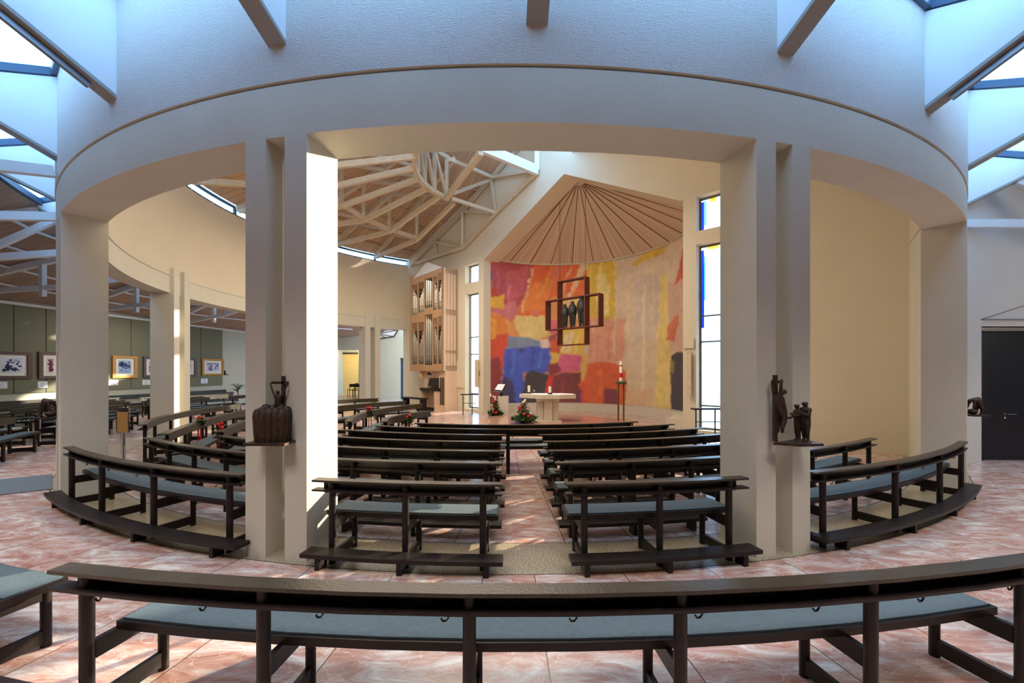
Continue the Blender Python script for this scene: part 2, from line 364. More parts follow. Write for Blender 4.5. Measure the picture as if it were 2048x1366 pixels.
# gable soffit continuing behind the wall
bm = bmesh.new()
g0, g1 = .42, .85
for (ta, za), (tb, zb) in (((tL, zL), (tA, zA)), ((tA, zA), (tR, zR))):
    hexa(bm, [wallpt(ta, za, g0), wallpt(tb, zb, g0), wallpt(tb, zb, g1), wallpt(ta, za, g1)],
         [wallpt(ta, za+.3, g0), wallpt(tb, zb+.3, g0), wallpt(tb, zb+.3, g1), wallpt(ta, za+.3, g1)])
struct('trim_1', bm, SMOOTH)
for i, h_ in enumerate(WINS):
    (t0, z0), (t1, _), (_, z1), _ = h_; right = i >= 2
    bm = bmesh.new(); f = .05; s0, s1 = .26, .32
    def fb(ta, tb, za, zb): hexa(bm, [wallpt(ta, za, s0), wallpt(tb, za, s0), wallpt(tb, za, s1), wallpt(ta, za, s1)], [wallpt(ta, zb, s0), wallpt(tb, zb, s0), wallpt(tb, zb, s1), wallpt(ta, zb, s1)])
    fb(t0, t0+f, z0, z1); fb(t1-f, t1, z0, z1); fb(t0+f, t1-f, z1-f, z1); fb(t0+f, t1-f, z0, z0+f)
    bars = []
    if i == 1: bars = [onwall(945, 673)[1], onwall(945, 708)[1], onwall(945, 788)[1]]
    if i == 3: bars = [onwall(1392, 631)[1], onwall(1392, 683)[1], onwall(1392, 812)[1]]
    for zb in bars: fb(t0+f, t1-f, zb-.02, zb+.02)
    fo = struct('window_%d' % (i+1 if i < 4 else i+4), bm, GREYFR)
    bm = bmesh.new(); hexa(bm, [wallpt(t0+.01, z0+.01, .285), wallpt(t1-.01, z0+.01, .285), wallpt(t1-.01, z0+.01, .29), wallpt(t0+.01, z0+.01, .29)],
                           [wallpt(t0+.01, z1-.01, .285), wallpt(t1-.01, z1-.01, .285), wallpt(t1-.01, z1-.01, .29), wallpt(t0+.01, z1-.01, .29)])
    obj('pane', bm, WGLASS, fo)
    def gl(ta, tb, za, zb, m):
        bm = bmesh.new(); hexa(bm, [wallpt(ta, za, .275), wallpt(tb, za, .275), wallpt(tb, za, .28), wallpt(ta, za, .28)], [wallpt(ta, zb, .275), wallpt(tb, zb, .275), wallpt(tb, zb, .28), wallpt(ta, zb, .28)])
        obj('stained_pane', bm, m, fo)
    if i == 3: gl(t0+f, t0+.12, onwall(1392, 655)[1], z1-.12, BLUEG); gl(t0+.12, t0+.16, onwall(1392, 600)[1], z1-.3, LBLUEG); gl(t0+.2, t0+.5, z1-.14, z1-f, YELG)
    if i == 2: gl(t0+f, t0+.12, z0+f, z1-.1, BLUEG); gl(t0+.12, t0+.18, z0+.2, z1-.1, LBLUEG); gl(t0+.28, t0+.42, z1-.16, z1-f, YELG)
    if i == 1: gl(t1-.15, t1-f, z0+f, onwall(945, 788)[1]-.03, YELG); gl(t1-.12, t1-f, onwall(945, 788)[1]+.03, onwall(945, 765)[1], YELG)

# ---------------------------------------------------------------- apse: mural, cone ceiling, ledge, dais
Pl = wallpt(tL, 0); Pr = wallpt(tR, 0); AC = (Pl+Pr)/2; RA = (Pr-Pl).length/2+.02; ac = (AC.x, AC.y)
ZS = 6.5
def ap(th, r, z):                       # th 0..180 from left end to right end of the apse
    a = math.radians(th); d = -UW*math.cos(a)+NW*math.sin(a); return Vector((ac[0]+d.x*r, ac[1]+d.y*r, z))
mural = [  # picture-space outlines of the painted fields (crop origin 950,340, scale 2.627), colour
 ([(0,400),(600,400),(600,1300),(0,1300)], (225,150,80)),
 ([(590,380),(1200,300),(1200,1400),(560,1300)], (222,202,168)),
 ([(840,560),(960,540),(970,900),(850,900)], (212,196,178)),
 ([(70,440),(322,440),(300,560),(215,745),(160,775),(90,640)], (182,62,84)),
 ([(160,540),(300,500),(240,660),(170,700)], (200,84,98)),
 ([(0,440),(76,440),(86,560),(75,640),(62,740),(0,745)], (66,84,160)),
 ([(0,735),(165,775),(182,870),(150,930),(0,960)], (222,128,34)),
 ([(75,720),(215,690),(225,760),(190,800),(160,775),(80,745)], (208,112,120)),
 ([(82,665),(157,655),(150,727),(85,722)], (232,178,44)), ([(80,625),(130,615),(125,660),(84,668)], (190,40,40)),
 ([(0,870),(182,865),(165,960),(130,1120),(0,1230)], (212,62,26)),
 ([(0,1000),(130,985),(142,1060),(118,1260),(0,1260)], (140,14,40)),
 ([(322,440),(572,440),(520,640),(440,650),(380,690),(370,770),(215,762),(300,560)], (232,96,22)),
 ([(445,470),(485,470),(335,762),(290,762)], (222,118,92)), ([(300,600),(420,560),(380,690),(370,740),(250,740)], (236,130,40)),
 ([(572,440),(640,440),(600,640),(520,640)], (232,205,150)), ([(560,560),(600,520),(560,690),(500,700)], (234,104,34)),
 ([(600,440),(745,440),(752,560),(730,650),(745,775),(598,785),(590,600)], (222,184,44)),
 ([(640,560),(690,540),(700,760),(640,770)], (232,214,130)),
 ([(440,680),(600,660),(600,780),(440,790)], (228,190,120)),
 ([(600,775),(790,780),(780,1010),(590,1025),(596,900)], (226,160,128)),
 ([(215,762),(380,770),(385,860),(320,892),(240,882),(203,800)], (232,206,126)),
 ([(380,790),(450,790),(442,860),(380,850)], (220,104,124)), ([(380,870),(432,850),(422,902),(385,908)], (150,68,86)),
 ([(178,873),(335,890),(384,912),(166,955)], (120,140,172)),
 ([(160,945),(390,918),(402,1000),(385,1065),(260,1065),(240,1260),(120,1260)], (36,84,205)),
 ([(150,1080),(200,1110),(215,1260),(112,1260)], (18,26,104)), ([(232,940),(262,935),(258,970),(236,965)], (20,60,130)),
 ([(265,1070),(310,1053),(382,1072),(375,1260),(232,1260)], (24,26,48)),
 ([(335,890),(385,884),(392,930),(345,937)], (236,212,196)),
 ([(390,905),(450,880),(442,962),(400,962)], (214,80,30)), ([(440,840),(600,830),(560,980),(450,962)], (236,192,70)),
 ([(480,850),(520,845),(500,960),(470,960)], (236,216,160)),
 ([(400,962),(450,960),(440,1020),(400,1010)], (226,190,80)),
 ([(455,965),(557,970),(557,1042),(430,1080),(440,1000)], (222,96,132)),
 ([(390,1020),(440,1013),(452,1052),(383,1085)], (136,28,48)), ([(380,1080),(422,1070),(412,1180),(372,1260)], (226,30,28)),
 ([(410,1075),(557,1055),(545,1260),(398,1260)], (122,24,44)), ([(557,970),(592,960),(587,1110),(555,1112)], (228,186,86)),
 ([(556,1112),(576,1112),(572,1260),(548,1260)], (226,60,30)), ([(545,1160),(556,1150),(556,1260),(540,1260)], (60,60,140)),
 ([(590,1020),(665,1006),(750,1020),(792,1060),(792,1260),(572,1260),(576,1110)], (226,92,38)),
 ([(680,1145),(752,1157),(750,1260),(675,1260)], (128,32,66)),
 ([(810,495),(900,440),(1005,390),(990,432),(850,500)], (226,186,56)),
 ([(962,560),(1012,540),(1032,1000),(1020,1300),(935,1300),(962,800)], (232,208,124)),
 ([(1012,600),(1100,560),(1100,950),(1022,960)], (214,176,150)), ([(1072,500),(1100,380),(1100,560),(1050,620)], (206,90,60)),
 ([(1012,830),(1060,755),(1074,770),(1040,900),(1008,900)], (214,112,76)),
 ([(1030,970),(1080,955),(1110,962),(1110,1400),(1026,1400)], (34,34,54)), ([(1028,1000),(1048,1000),(1044,1070),(1028,1075)], (130,124,60)),
 ([(795,1150),(935,1150),(930,1300),(795,1300)], (226,186,146)),
] + [([(a,b),(a+w_,b),(a+w_-d,b+h_),(a-d,b+h_)], c_) for a,b,w_,h_,d,c_ in (
 (300,520,9,230,60,(244,200,150)),(400,500,12,180,70,(240,150,60)),(500,500,7,150,50,(248,200,160)),(545,520,10,170,60,(246,214,170)),
 (610,500,10,220,20,(238,206,90)),(660,470,12,280,15,(240,220,130)),(700,600,9,150,10,(242,224,150)),(735,480,8,500,5,(232,212,170)),
 (800,560,16,600,0,(230,206,160)),(880,600,14,560,4,(236,218,180)),(930,500,10,620,6,(228,204,150)),(180,600,8,150,12,(220,130,140)),
 (120,520,10,130,8,(196,96,110)),(500,850,10,110,22,(244,226,170)),(545,850,9,120,25,(246,220,120)),(475,860,8,100,24,(250,236,190)),
 (620,800,10,200,4,(236,180,150)),(700,820,14,190,2,(220,140,110)),(90,780,24,110,4,(236,160,40)),(60,900,18,120,4,(230,90,30)),
 (200,960,14,120,20,(60,120,226)),(300,930,12,120,16,(24,60,170)),(340,960,10,80,12,(80,130,220)),(650,1040,18,150,4,(238,120,50)),(460,1090,14,110,4,(150,40,56)))]
def pip(poly, X, Y):
    ins = np.zeros(X.shape, bool); n = len(poly)
    for i in range(n):
        x0, y0 = poly[i]; x1, y1 = poly[(i+1) % n]
        if y0 == y1: continue
        cnd = ((y0 > Y) != (y1 > Y)) & (X < (x1-x0)*(Y-y0)/(y1-y0)+x0); ins ^= cnd
    return ins
NTH, NZ = 300, 230
th = np.linspace(0, 180, NTH); zz = np.linspace(.30, ZS+.12, NZ)
verts = []; pxs = np.zeros((NTH, NZ)); pys = np.zeros((NTH, NZ)); nz_ = np.zeros((NTH, NZ))
for i in range(NTH):
    for j_ in range(NZ):
        v = ap(th[i], RA, zz[j_]); verts.append(v)
        n1 = noise.noise(Vector((v.x*1.3, v.y*1.3, v.z*1.3))); n2 = noise.noise(Vector((v.x*4, v.y*4, v.z*4+9))); n3 = noise.noise(Vector((v.x*14, v.y*14, v.z*5+3)))
        pxs[i, j_] = ((CX+F*v.x/v.y)-950)*2.627+n1*9+n2*6+n3*4; pys[i, j_] = ((HY-F*(v.z-H)/v.y)-340)*2.627+n2*8+n1*7+n3*5
        nz_[i, j_] = 1+.10*n1+.11*n2+.10*n3
col = np.ones((NTH, NZ, 3))*.6
for poly, cc in mural: col[pip(poly, pxs, pys)] = rgb(*cc)[:3]
for _ in range(2):
    k = col.copy(); k[1:-1, 1:-1] = (col[1:-1, 1:-1]*2+col[:-2, 1:-1]+col[2:, 1:-1]+col[1:-1, :-2]+col[1:-1, 2:])/6; col = k
col = col*.86+.14*np.array([.50, .42, .34]); col *= nz_[..., None]
me = bpy.data.meshes.new('mural')
me.from_pydata([tuple(v) for v in verts], [], [(i*NZ+j_, (i+1)*NZ+j_, (i+1)*NZ+j_+1, i*NZ+j_+1) for i in range(NTH-1) for j_ in range(NZ-1)])
at = me.color_attributes.new('paint', 'FLOAT_COLOR', 'POINT')
at.data.foreach_set('color', np.concatenate([np.clip(col, 0, 1).reshape(-1, 3), np.ones((NTH*NZ, 1))], 1).astype(np.float32).ravel())
m, t_, p_ = nt('mural_paint'); vn = t_.nodes.new('ShaderNodeVertexColor'); vn.layer_name = 'paint'; t_.links.new(vn.outputs[0], p_.inputs['Base Color']); p_.inputs['Roughness'].default_value = .85
me.materials.append(m); o = bpy.data.objects.new('mural', me); C.objects.link(o)
for p in me.polygons: p.use_smooth = True
tag(o, 'large abstract mural in blue, red, orange and yellow on the curved apse wall', 'mural')
bm = bmesh.new(); A = [bm.verts.new(ap(x, RA+.03, 0)) for x in range(0, 181, 3)]; B = [bm.verts.new(ap(x, RA+.03, 9.5)) for x in range(0, 181, 3)]
for i in range(60): bm.faces.new((A[i], A[i+1], B[i+1], B[i]))
struct('wall_apse', bm, SMOOTH, True)
APX = Vector((ac[0]+NW.x*.9, ac[1]+NW.y*.9, 8.70))
CEILAP = boards('apse_ceiling_boards', rgb(214, 194, 170), rgb(150, 122, 98), 26, radial=(APX.x, APX.y), line=.10)
bm = bmesh.new(); ap_v = bm.verts.new(APX)
ring = [bm.verts.new(ap(x, RA, ZS)) for x in range(0, 181, 3)]
for i in range(60): bm.faces.new((ring[i], ring[i+1], ap_v))
gv = [bm.verts.new(wallpt(*q, .4)) for q in ((tL, zL+.02), (tA, zA+.05), (tR, zR+.02))]
bm.faces.new((ring[0], ap_v, gv[0])); bm.faces.new((gv[0], ap_v, gv[1])); bm.faces.new((gv[1], ap_v, gv[2])); bm.faces.new((gv[2], ap_v, ring[-1]))
struct('ceiling_apse', bm, CEILAP)
def apart(bm, r0, r1, z0, z1, t0=0, t1=180, step=3):
    n = int((t1-t0)/step); R = []
    for i in range(n+1):
        x = t0+(t1-t0)*i/n; R.append([bm.verts.new(ap(x, r, z)) for r, z in ((r0,z0),(r1,z0),(r1,z1),(r0,z1))])
    for A, B in zip(R, R[1:]):
        for k in range(4): bm.faces.new((A[k], A[(k+1)%4], B[(k+1)%4], B[k]))
    bm.faces.new(R[0]); bm.faces.new(R[-1][::-1])
bm = bmesh.new(); apart(bm, RA-.06, RA-.005, ZS-.05, ZS+.03); struct('trim_2', bm, GREYBEAM)
bm = bmesh.new(); 
for x in range(6, 180, 13):
    e = ap(x, RA-.02, ZS+.0); tp = APX+(e-APX)*.06; beam(bm, e-Vector((0,0,.0)), tp-Vector((0,0,.02)), .022, .02)
struct('trim_3', bm, mat('seam_wood', rgb(120, 84, 62), .7))
bm = bmesh.new(); apart(bm, RA-.62, RA-.03, 0, .34, 4, 176); struct('ledge_apse', bm, STONE)
DC = (1.35, 13.75)
bm = bmesh.new()
for r, z0, z1 in ((2.75, .0, .06), (2.1, .06, .10)):
    lathe(bm, (DC[0], DC[1], 0), [(r, z0), (r, z1)], 90)
struct('dais', bm, mat('dais_granite', rgb(190, 148, 130), .14, .12, 30))
ZD = .10

# ---------------------------------------------------------------- roof of the nave
def cone(bm, r0, z0, r1, z1, a0, a1, step=3, th=.08):
    n = max(1, int((a1-a0)/step)); R = []
    for i in range(n+1):
        a = a0+(a1-a0)*i/n; R.append([bm.verts.new(pol(a, r0, z0)), bm.verts.new(pol(a, r1, z1)), bm.verts.new(pol(a, r1, z1+th)), bm.verts.new(pol(a, r0, z0+th))])
    for A, B in zip(R, R[1:]):
        for k in range(4): bm.faces.new((A[k], A[(k+1)%4], B[(k+1)%4], B[k]))
    bm.faces.new(R[0]); bm.faces.new(R[-1][::-1])
bm = bmesh.new(); cone(bm, .05, 11.05, 9.5, 7.42, -226, -45, 3); bmesh.ops.bisect_plane(bm, geom=bm.verts[:]+bm.edges[:]+bm.faces[:], plane_co=wallpt(0, 0, .3), plane_no=(NW.x, NW.y, 0), clear_outer=True); struct('ceiling_nave', bm, CEILIN)
bm = bmesh.new(); cone(bm, 2.2, 9.2, 10.0, 7.14, -45, 128, 3); bmesh.ops.bisect_plane(bm, geom=bm.verts[:]+bm.edges[:]+bm.faces[:], plane_co=wallpt(0, 0, .3), plane_no=(NW.x, NW.y, 0), clear_outer=True); struct('ceiling_nave_right', bm, SMOOTH)
# clerestory strip under the roof edge
bm = bmesh.new(); arcbox(bm, 9.56, 9.62, -150, -46, 7.34, 7.42); arcbox(bm, 9.56, 9.62, -150, -46, 7.10, 7.14)
for a in np.arange(-149.5, -46, 13.55): arcbox(bm, 9.55, 9.63, a-.2, a+.2, 7.12, 7.4)
fo = struct('window_5', bm, mat('black_frame', rgb(40, 42, 46), .5))
bm = bmesh.new(); arcbox(bm, 9.585, 9.59, -150, -46, 7.14, 7.34); obj('pane', bm, GLASS, fo)
# compression ring
RZ = 8.06
ring_t = empty('compression_ring', (0, D0[1], RZ), 'half-round timber lattice ring where the roof trusses of the nave meet', 'roof ring')
bm = bmesh.new(); arcbox(bm, 3.0, 3.16, -130, 20, RZ, RZ+.14, step=4); obj('lower_rim', bm, GREYBEAM, ring_t)
bm = bmesh.new(); arcbox(bm, 3.0, 3.16, -130, 20, 9.55, 9.7, step=4); obj('upper_rim', bm, GREYBEAM, ring_t)
ta_ = [-136+13.55*k for k in range(0, 7)]
for i in range(0, 13):
    a = -129+12.0*i; bm = bmesh.new(); beam(bm, pol(a, 3.08, RZ+.1), pol(a, 3.08, 9.6), .18, .12); obj('post', bm, GREYBEAM, ring_t)
    if i < 12:
        bm = bmesh.new(); beam(bm, pol(a, 3.08, RZ+.1), pol(a+12, 3.08, 9.6), .09, .1); obj('lattice_brace', bm, GREYBEAM, ring_t)
rz = lambda r: 7.42+(9.5-r)*.384-.12
for n_, a in enumerate(ta_):
    if a > -48: continue
    t = empty('roof_truss', pol(a, 9.5, 7.3), 'pale timber nave roof truss, %s counted from the organ towards the camera' % ['first','second','third','fourth','fifth','sixth','seventh','eighth'][n_], 'roof truss', 'radial nave roof trusses')
    for nm, p, q, w_, h_ in (('lower_chord', pol(a, 9.45, 7.28), pol(a, 5.75, 7.28), .14, .16), ('lower_chord', pol(a, 5.75, 7.28), pol(a, 3.1, RZ+.03), .12, .16),
                             ('top_chord', pol(a, 9.5, 7.3), pol(a, 3.1, rz(3.1)), .14, .2), ('strut', pol(a, 5.75, 7.3), pol(a, 5.75, rz(5.75)), .14, .1),
                             ('brace', pol(a, 5.75, 7.3), pol(a, 7.8, rz(7.8)), .09, .1), ('brace', pol(a, 3.1, RZ+.1), pol(a, 5.75, rz(5.75)), .09, .1)):
        bm = bmesh.new(); beam(bm, p, q, w_, h_); obj(nm, bm, GREYBEAM, t)
    if n_ > 0:
        b0 = ta_[n_-1]
    bm = bmesh.new(); beam(bm, pol(a, 5.75, 7.36), pol(a+13.55, 5.75, 7.36), .1, .14); obj('tie', bm, GREYBEAM, t)
# purlins under the deck
pur = empty('roof_purlins', (0, D0[1], 8.5), 'rings of thin purlins under the wooden nave roof', 'purlins')
for r in (4.4, 6.3, 7.1, 8.0, 8.8):
    for a in np.arange(-220, -50, 13.55):
        bm = bmesh.new(); beam(bm, pol(a, r, rz(r)+.1), pol(a+13.55, r, rz(r)+.1), .05, .05); obj('purlin', bm, CEILIN, pur)
# truss lying along the altar wall
def W2(px, py, s=-.12): t, z = onwall(px, py); return wallpt(t, z, s)
tt = empty('wall_truss', W2(860, 520), 'pale truss running up along the altar wall left of the gable', 'roof truss')
K = dict(a=(836, 528), k=(929, 497), m1=(995, 428), e=(1078, 347), t0=(825, 533), t1=(873, 485), t2=(929, 424), t3=(985, 357), t4=(1035, 302))
for nm, A, B, w_ in (('lower_chord', 'a', 'k', .13), ('lower_chord', 'k', 'm1', .13), ('lower_chord', 'm1', 'e', .13), ('top_chord', 't0', 't2', .15), ('top_chord', 't2', 't4', .15)):
    bm = bmesh.new(); beam(bm, W2(*K[A]), W2(*K[B]), .12, w_); obj(nm, bm, GREYBEAM, tt)
for A, B in ((K['t1'], (876, 513)), (K['t1'], K['k']), (K['t2'], K['k']), (K['t2'], K['m1']), (K['t3'], K['m1']), (K['t3'], (1072, 343))):
    bm = bmesh.new(); beam(bm, W2(*A), W2(*B), .09, .11); obj('strut', bm, GREYBEAM, tt)
q = W2(1078, 343, -.1)
bt = empty('edge_beam', q, 'white beam closing the edge of the nave roof beside the skylight', 'beam')
bm = bmesh.new(); beam(bm, q, Vector((q.x-NW.x*6.2-1.2, q.y-NW.y*5.0, q.z+.5)), .16, .34); obj('beam', bm, WHITEBEAM, bt)
bm = bmesh.new(); beam(bm, W2(1078, 343), W2(1078, 250), .16, .18); obj('post', bm, WHITEBEAM, bt)
t2 = empty('cross_truss', pol(-136, 3.1, RZ), 'pale diagonal truss crossing in front of the ring to the roof edge', 'roof truss')
k0 = P(892, 397, 15.5); k1 = P(962, 305, 12.6)
for nm, A, B, w_, h_, M_ in (('lower_chord', k0, k1, .16, .16, GREYBEAM), ('brace', P(905, 388, 15.6), W2(988, 360), .1, .12, GREYBEAM), ('brace', P(903, 397, 15.6), W2(994, 427), .1, .12, GREYBEAM),
                             ('brace', P(898, 318, 13.8), W2(990, 357), .1, .12, GREYBEAM)):
    bm = bmesh.new(); beam(bm, A, B, w_, h_); obj(nm, bm, M_, t2)

# ---------------------------------------------------------------- outer ring skylight and aisle roof
fin_i = 0
for k in range(-11, 5):
    a = 1.25+13.55*k
    t = empty('skylight_fin', pol(a, 10.03, 4.7), 'white radial fin beam under the skylight ring', 'beam', 'radial skylight fins around the drum')
    names = {0: 'white radial fin beam seen end-on above the middle of the drum', -1: 'white radial fin beam, first left of the middle one', 1: 'white radial fin beam, first right of the middle one',
             -2: 'white radial fin beam at upper left with a lamp strip under it', 2: 'white radial fin beam at upper right with a lamp strip under it'}
    if k in names: t['label'] = names[k]; del t['group']
    elif k in (-3, 3): t['label'] = 'white radial fin beam at the %s edge of the drum, next past the lamp strip' % ('left' if k < 0 else 'right'); del t['group']
    else: t['label'] = 'white skylight fin beam round the %s side, %s behind the drum edge' % ('left' if k < 0 else 'right', ['','','','','first','second','third','fourth','fifth','sixth','seventh','eighth'][abs(k)]); t['group'] = 'skylight fins round the sides'
    u = (pol(a, 1)-pol(a, 0)); s = Vector((-u.y, u.x, 0))*.09
    def plate(bm, pr, w=1.0):
        hexa(bm, [pol(a, r, z)-s*w for r, z in pr], [pol(a, r, z)+s*w for r, z in pr])
    bm = bmesh.new(); plate(bm, [(10.02, 4.72), (11.2, 5.27), (11.2, 5.32), (10.02, 5.8)]); obj('web', bm, WHITEBEAM, t)
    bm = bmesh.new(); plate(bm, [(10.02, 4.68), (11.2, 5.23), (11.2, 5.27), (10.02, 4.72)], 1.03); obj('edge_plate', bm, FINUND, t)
    bm = bmesh.new()
    for q_ in (-1, 1): beam(bm, pol(a, 10.04, 5.86)+s*q_*.8, pol(a, 11.2, 5.4)+s*q_*.8, .07, .1)
    obj('glazing_bar', bm, FRAMEBL, t)
    if k in (-2, 2):
        bm = bmesh.new(); beam(bm, pol(a, 10.22, 4.75)-Vector((0,0,.02)), pol(a, 10.85, 5.04)-Vector((0,0,.02)), .05, .05); obj('lamp_strip', bm, mat('grey_metal', rgb(150, 158, 165), .35, metal=.5), t)
bm = bmesh.new(); arcbox(bm, 10.02, 10.09, -150, 62, 5.8, 5.9); arcbox(bm, 11.12, 11.2, -150, 62, 5.32, 5.44)
rf = struct('window_6', bm, FRAMEBL)
bm = bmesh.new(); cone(bm, 10.04, 5.9, 11.16, 5.42, -150, 62, 3, .01); obj('pane', bm, GLASS, rf)
bm = bmesh.new(); cone(bm, 11.2, 5.3, 15.7, 3.88, -150, 62, 3, .1); cone(bm, 15.7, 3.88, 30, 3.88, -150, 90, 3, .1); struct('ceiling_aisle', bm, CEILOUT)
for k in range(-9, 6):                  # trusses of the aisle roof
    a = 1.25+13.55*k
    if -35 < a < 45: continue
    t = empty('aisle_truss', pol(a, 11.2, 5.2), 'pale timber truss under the low aisle ceiling, ' + ('%s by the right wall' % ('first' if k == 4 else 'second') if a > 0 else '%s at left from the camera' % ['','','','first','second','third','fourth','fifth','sixth','seventh','eighth'][-k]), 'roof truss', 'aisle roof trusses on the %s' % ('right' if a > 0 else 'left'))
    cz = lambda r: 5.3-.3155*(r-11.2)-.09
    for nm, p, q, w_, h_ in (('top_chord', pol(a, 11.2, cz(11.2)), pol(a, 15.6, cz(15.6)), .12, .16), ('lower_chord', pol(a, 10.05, 4.55), pol(a, 15.5, 3.72), .1, .13) if False else ('lower_chord', pol(a, 12.2, 4.05), pol(a, 15.5, 3.72), .1, .13),
                             ('brace', pol(a, 10.05, 4.5), pol(a, 12.3, 4.05), .11, .14), ('hanger', pol(a, 12.9, 3.75), pol(a, 12.9, cz(12.9)), .12, .1), ('brace', pol(a, 10.9, 5.1), pol(a, 12.3, 4.05), .11, .12)):
        bm = bmesh.new(); beam(bm, p, q, w_, h_); obj(nm, bm, WHITEBEAM, t)
pu = empty('aisle_purlins', (-12, 13, 4.6), 'thin light rails running round under the aisle ceiling at left', 'purlins')
for r in (11.9, 12.8, 13.7, 14.6):
    for a in np.arange(-140, -47, 13.55):
        bm = bmesh.new(); beam(bm, pol(a, r, 5.3-.3155*(r-11.2)-.03), pol(a+13.55, r, 5.3-.3155*(r-11.2)-.03), .05, .05); obj('purlin', bm, WHITEBEAM, pu)

# ---------------------------------------------------------------- outer walls
GP0 = Vector((-15.6, 12.85)); gd = Vector((1.0, 8.45)).normalized(); gn = Vector((gd.y, -gd.x))
def gw(l, z, s=0.0): p = GP0+gd*l+gn*s; return Vector((p.x, p.y, z))
def gwpx(px, py):                       # picture point on green wall plane
    k = (px-CX)/F; d = Vector((k, 1)); Y = gn.dot(GP0)/gn.dot(d); p = d*Y; return (p-GP0).dot(gd), H-(py-HY)*Y/F
def gbox(bm, l0, l1, z0, z1, s0, s1): hexa(bm, [gw(l0,z0,s0), gw(l1,z0,s0), gw(l1,z0,s1), gw(l0,z0,s1)], [gw(l0,z1,s0), gw(l1,z1,s0), gw(l1,z1,s1), gw(l0,z1,s1)])
LE = gwpx(444, 700)[0]
bm = bmesh.new(); gbox(bm, -20, 16, 0, 4.0, -.2, 0); struct('wall_left', bm, GREYW)
seams = [gwpx(x, 700)[0] for x in (25, 90, 180, 260, 330, 400)]
prev = -12
for i, l in enumerate([gwpx(-120, 700)[0]]+seams+[LE]):
    bm = bmesh.new(); gbox(bm, prev+.012, l-.012, 1.03, 3.80, .005, .045); struct('wall_left_panel_%d' % (i+1), bm, GREENW); prev = l
bm = bmesh.new(); gbox(bm, -20, 16, 3.8, 3.88, .0, .09); struct('trim_4', bm, WHITEBEAM)
# framed drawings
pics = [(-22, 60, 702, 758, BRFRAME, 'brown-framed drawing of figures in blue and black at the far left'), (73, 121, 703.5, 757.5, BRFRAME, 'brown-framed pink drawing beside the far left pillar'),
        (221, 271, 711, 756, GOLD, 'gold-framed blue snow scene right of the left pillar'), (283, 322, 713, 754.5, BRFRAME, 'drawing in a brown and gold frame half behind the sunlit pillar'),
        (350, 390, 715.5, 753.5, BRFRAME, 'brown-framed lilac drawing just right of the sunlit pillar'), (401, 444.5, 717, 751, GOLD, 'gold-framed lilac drawing at the right end of the green wall')]
for i, (x0, x1, y0, y1, M_, lab) in enumerate(pics):
    l0, z1 = gwpx(x0, y0); l1 = gwpx(x1, y0)[0]; z0 = gwpx(x0, y1)[1]
    t = empty('framed_drawing', gw((l0+l1)/2, z0, .05), lab, 'picture')
    bm = bmesh.new(); f = .09
    gbox(bm, l0, l1, z0, z0+f, .045, .1); gbox(bm, l0, l1, z1-f, z1, .045, .1); gbox(bm, l0, l0+f*1.3, z0+f, z1-f, .045, .1); gbox(bm, l1-f*1.3, l1, z0+f, z1-f, .045, .1)
    obj('frame', bm, M_, t)
    bm = bmesh.new(); gbox(bm, l0+f, l1-f, z0+f, z1-f, .046, .06); obj('mount', bm, MATB, t)
    bg_ = [rgb(205,208,222), rgb(216,200,205), rgb(150,170,205), rgb(205,200,210), rgb(205,198,205), rgb(208,206,215)][i]
    bm = bmesh.new(); gbox(bm, l0+f+.14, l1-f-.14, z0+f+.09, z1-f-.09, .06, .064); sh = obj('sheet', bm, mat('drawing_sheet_%d' % i, bg_, .8, .12, 5), t)
    rr = random.Random(i+3); bm = bmesh.new(); w_, h_ = l1-l0-2*f-.4, z1-z0-2*f-.3
    for _ in range(26):
        cl, cz_ = l0+f+.2+rr.random()*w_, z0+f+.15+rr.random()*h_; rx, rz_ = .015+rr.random()*.06, .02+rr.random()*.05
        n = 7; vs = [bm.verts.new(gw(cl+rx*math.cos(6.283*q/n)*(.6+rr.random()*.6), cz_+rz_*math.sin(6.283*q/n)*(.6+rr.random()*.6), .066)) for q in range(n)]; bm.faces.new(vs)
    obj('brush_marks', bm, mat('ink_%d' % i, [rgb(50,56,96), rgb(140,80,96), rgb(60,76,120), rgb(110,70,90), rgb(120,96,130), rgb(110,100,140)][i], .8), t)
cards = [(-22, 12, 764, 778, 'at the far left'), (73, 92.5, 763, 776, 'under the pink drawing'), (214, 234.5, 760.5, 771, 'under the blue snow scene'), (283, 298, 760, 770, 'left of the sunlit pillar'), (400, 413.5, 757.5, 767, 'under the last drawing')]
for x0, x1, y0, y1, wh in cards:
    l0, z1 = gwpx(x0, y0); l1 = gwpx(x1, y0)[0]; z0 = gwpx(x0, y1)[1]
    t = empty('caption_card', gw((l0+l1)/2, z0, .05), 'small white caption card on the green wall '+wh, 'card')
    bm = bmesh.new(); gbox(bm, l0, l1, z0, z1, .045, .05); obj('card', bm, CARD, t)
    bm = bmesh.new()
    for r_ in range(3): gbox(bm, l0+.08, l1-.08-.05*(r_ % 2), z1-.06-.05*r_-.015, z1-.06-.05*r_, .05, .052)
    obj('printed_lines', bm, INK, t)
l_, z_ = gwpx(448, 745); bm = bmesh.new(); gbox(bm, l_, l_+.04, z_-.1, z_+.1, 0, .06); gbox(bm, l_, l_+.2, z_-.12, z_-.08, .03, .07)
tag(obj('coat_hook', bm, IRON), 'small dark metal hook on the pale wall right of the last drawing', 'hook')

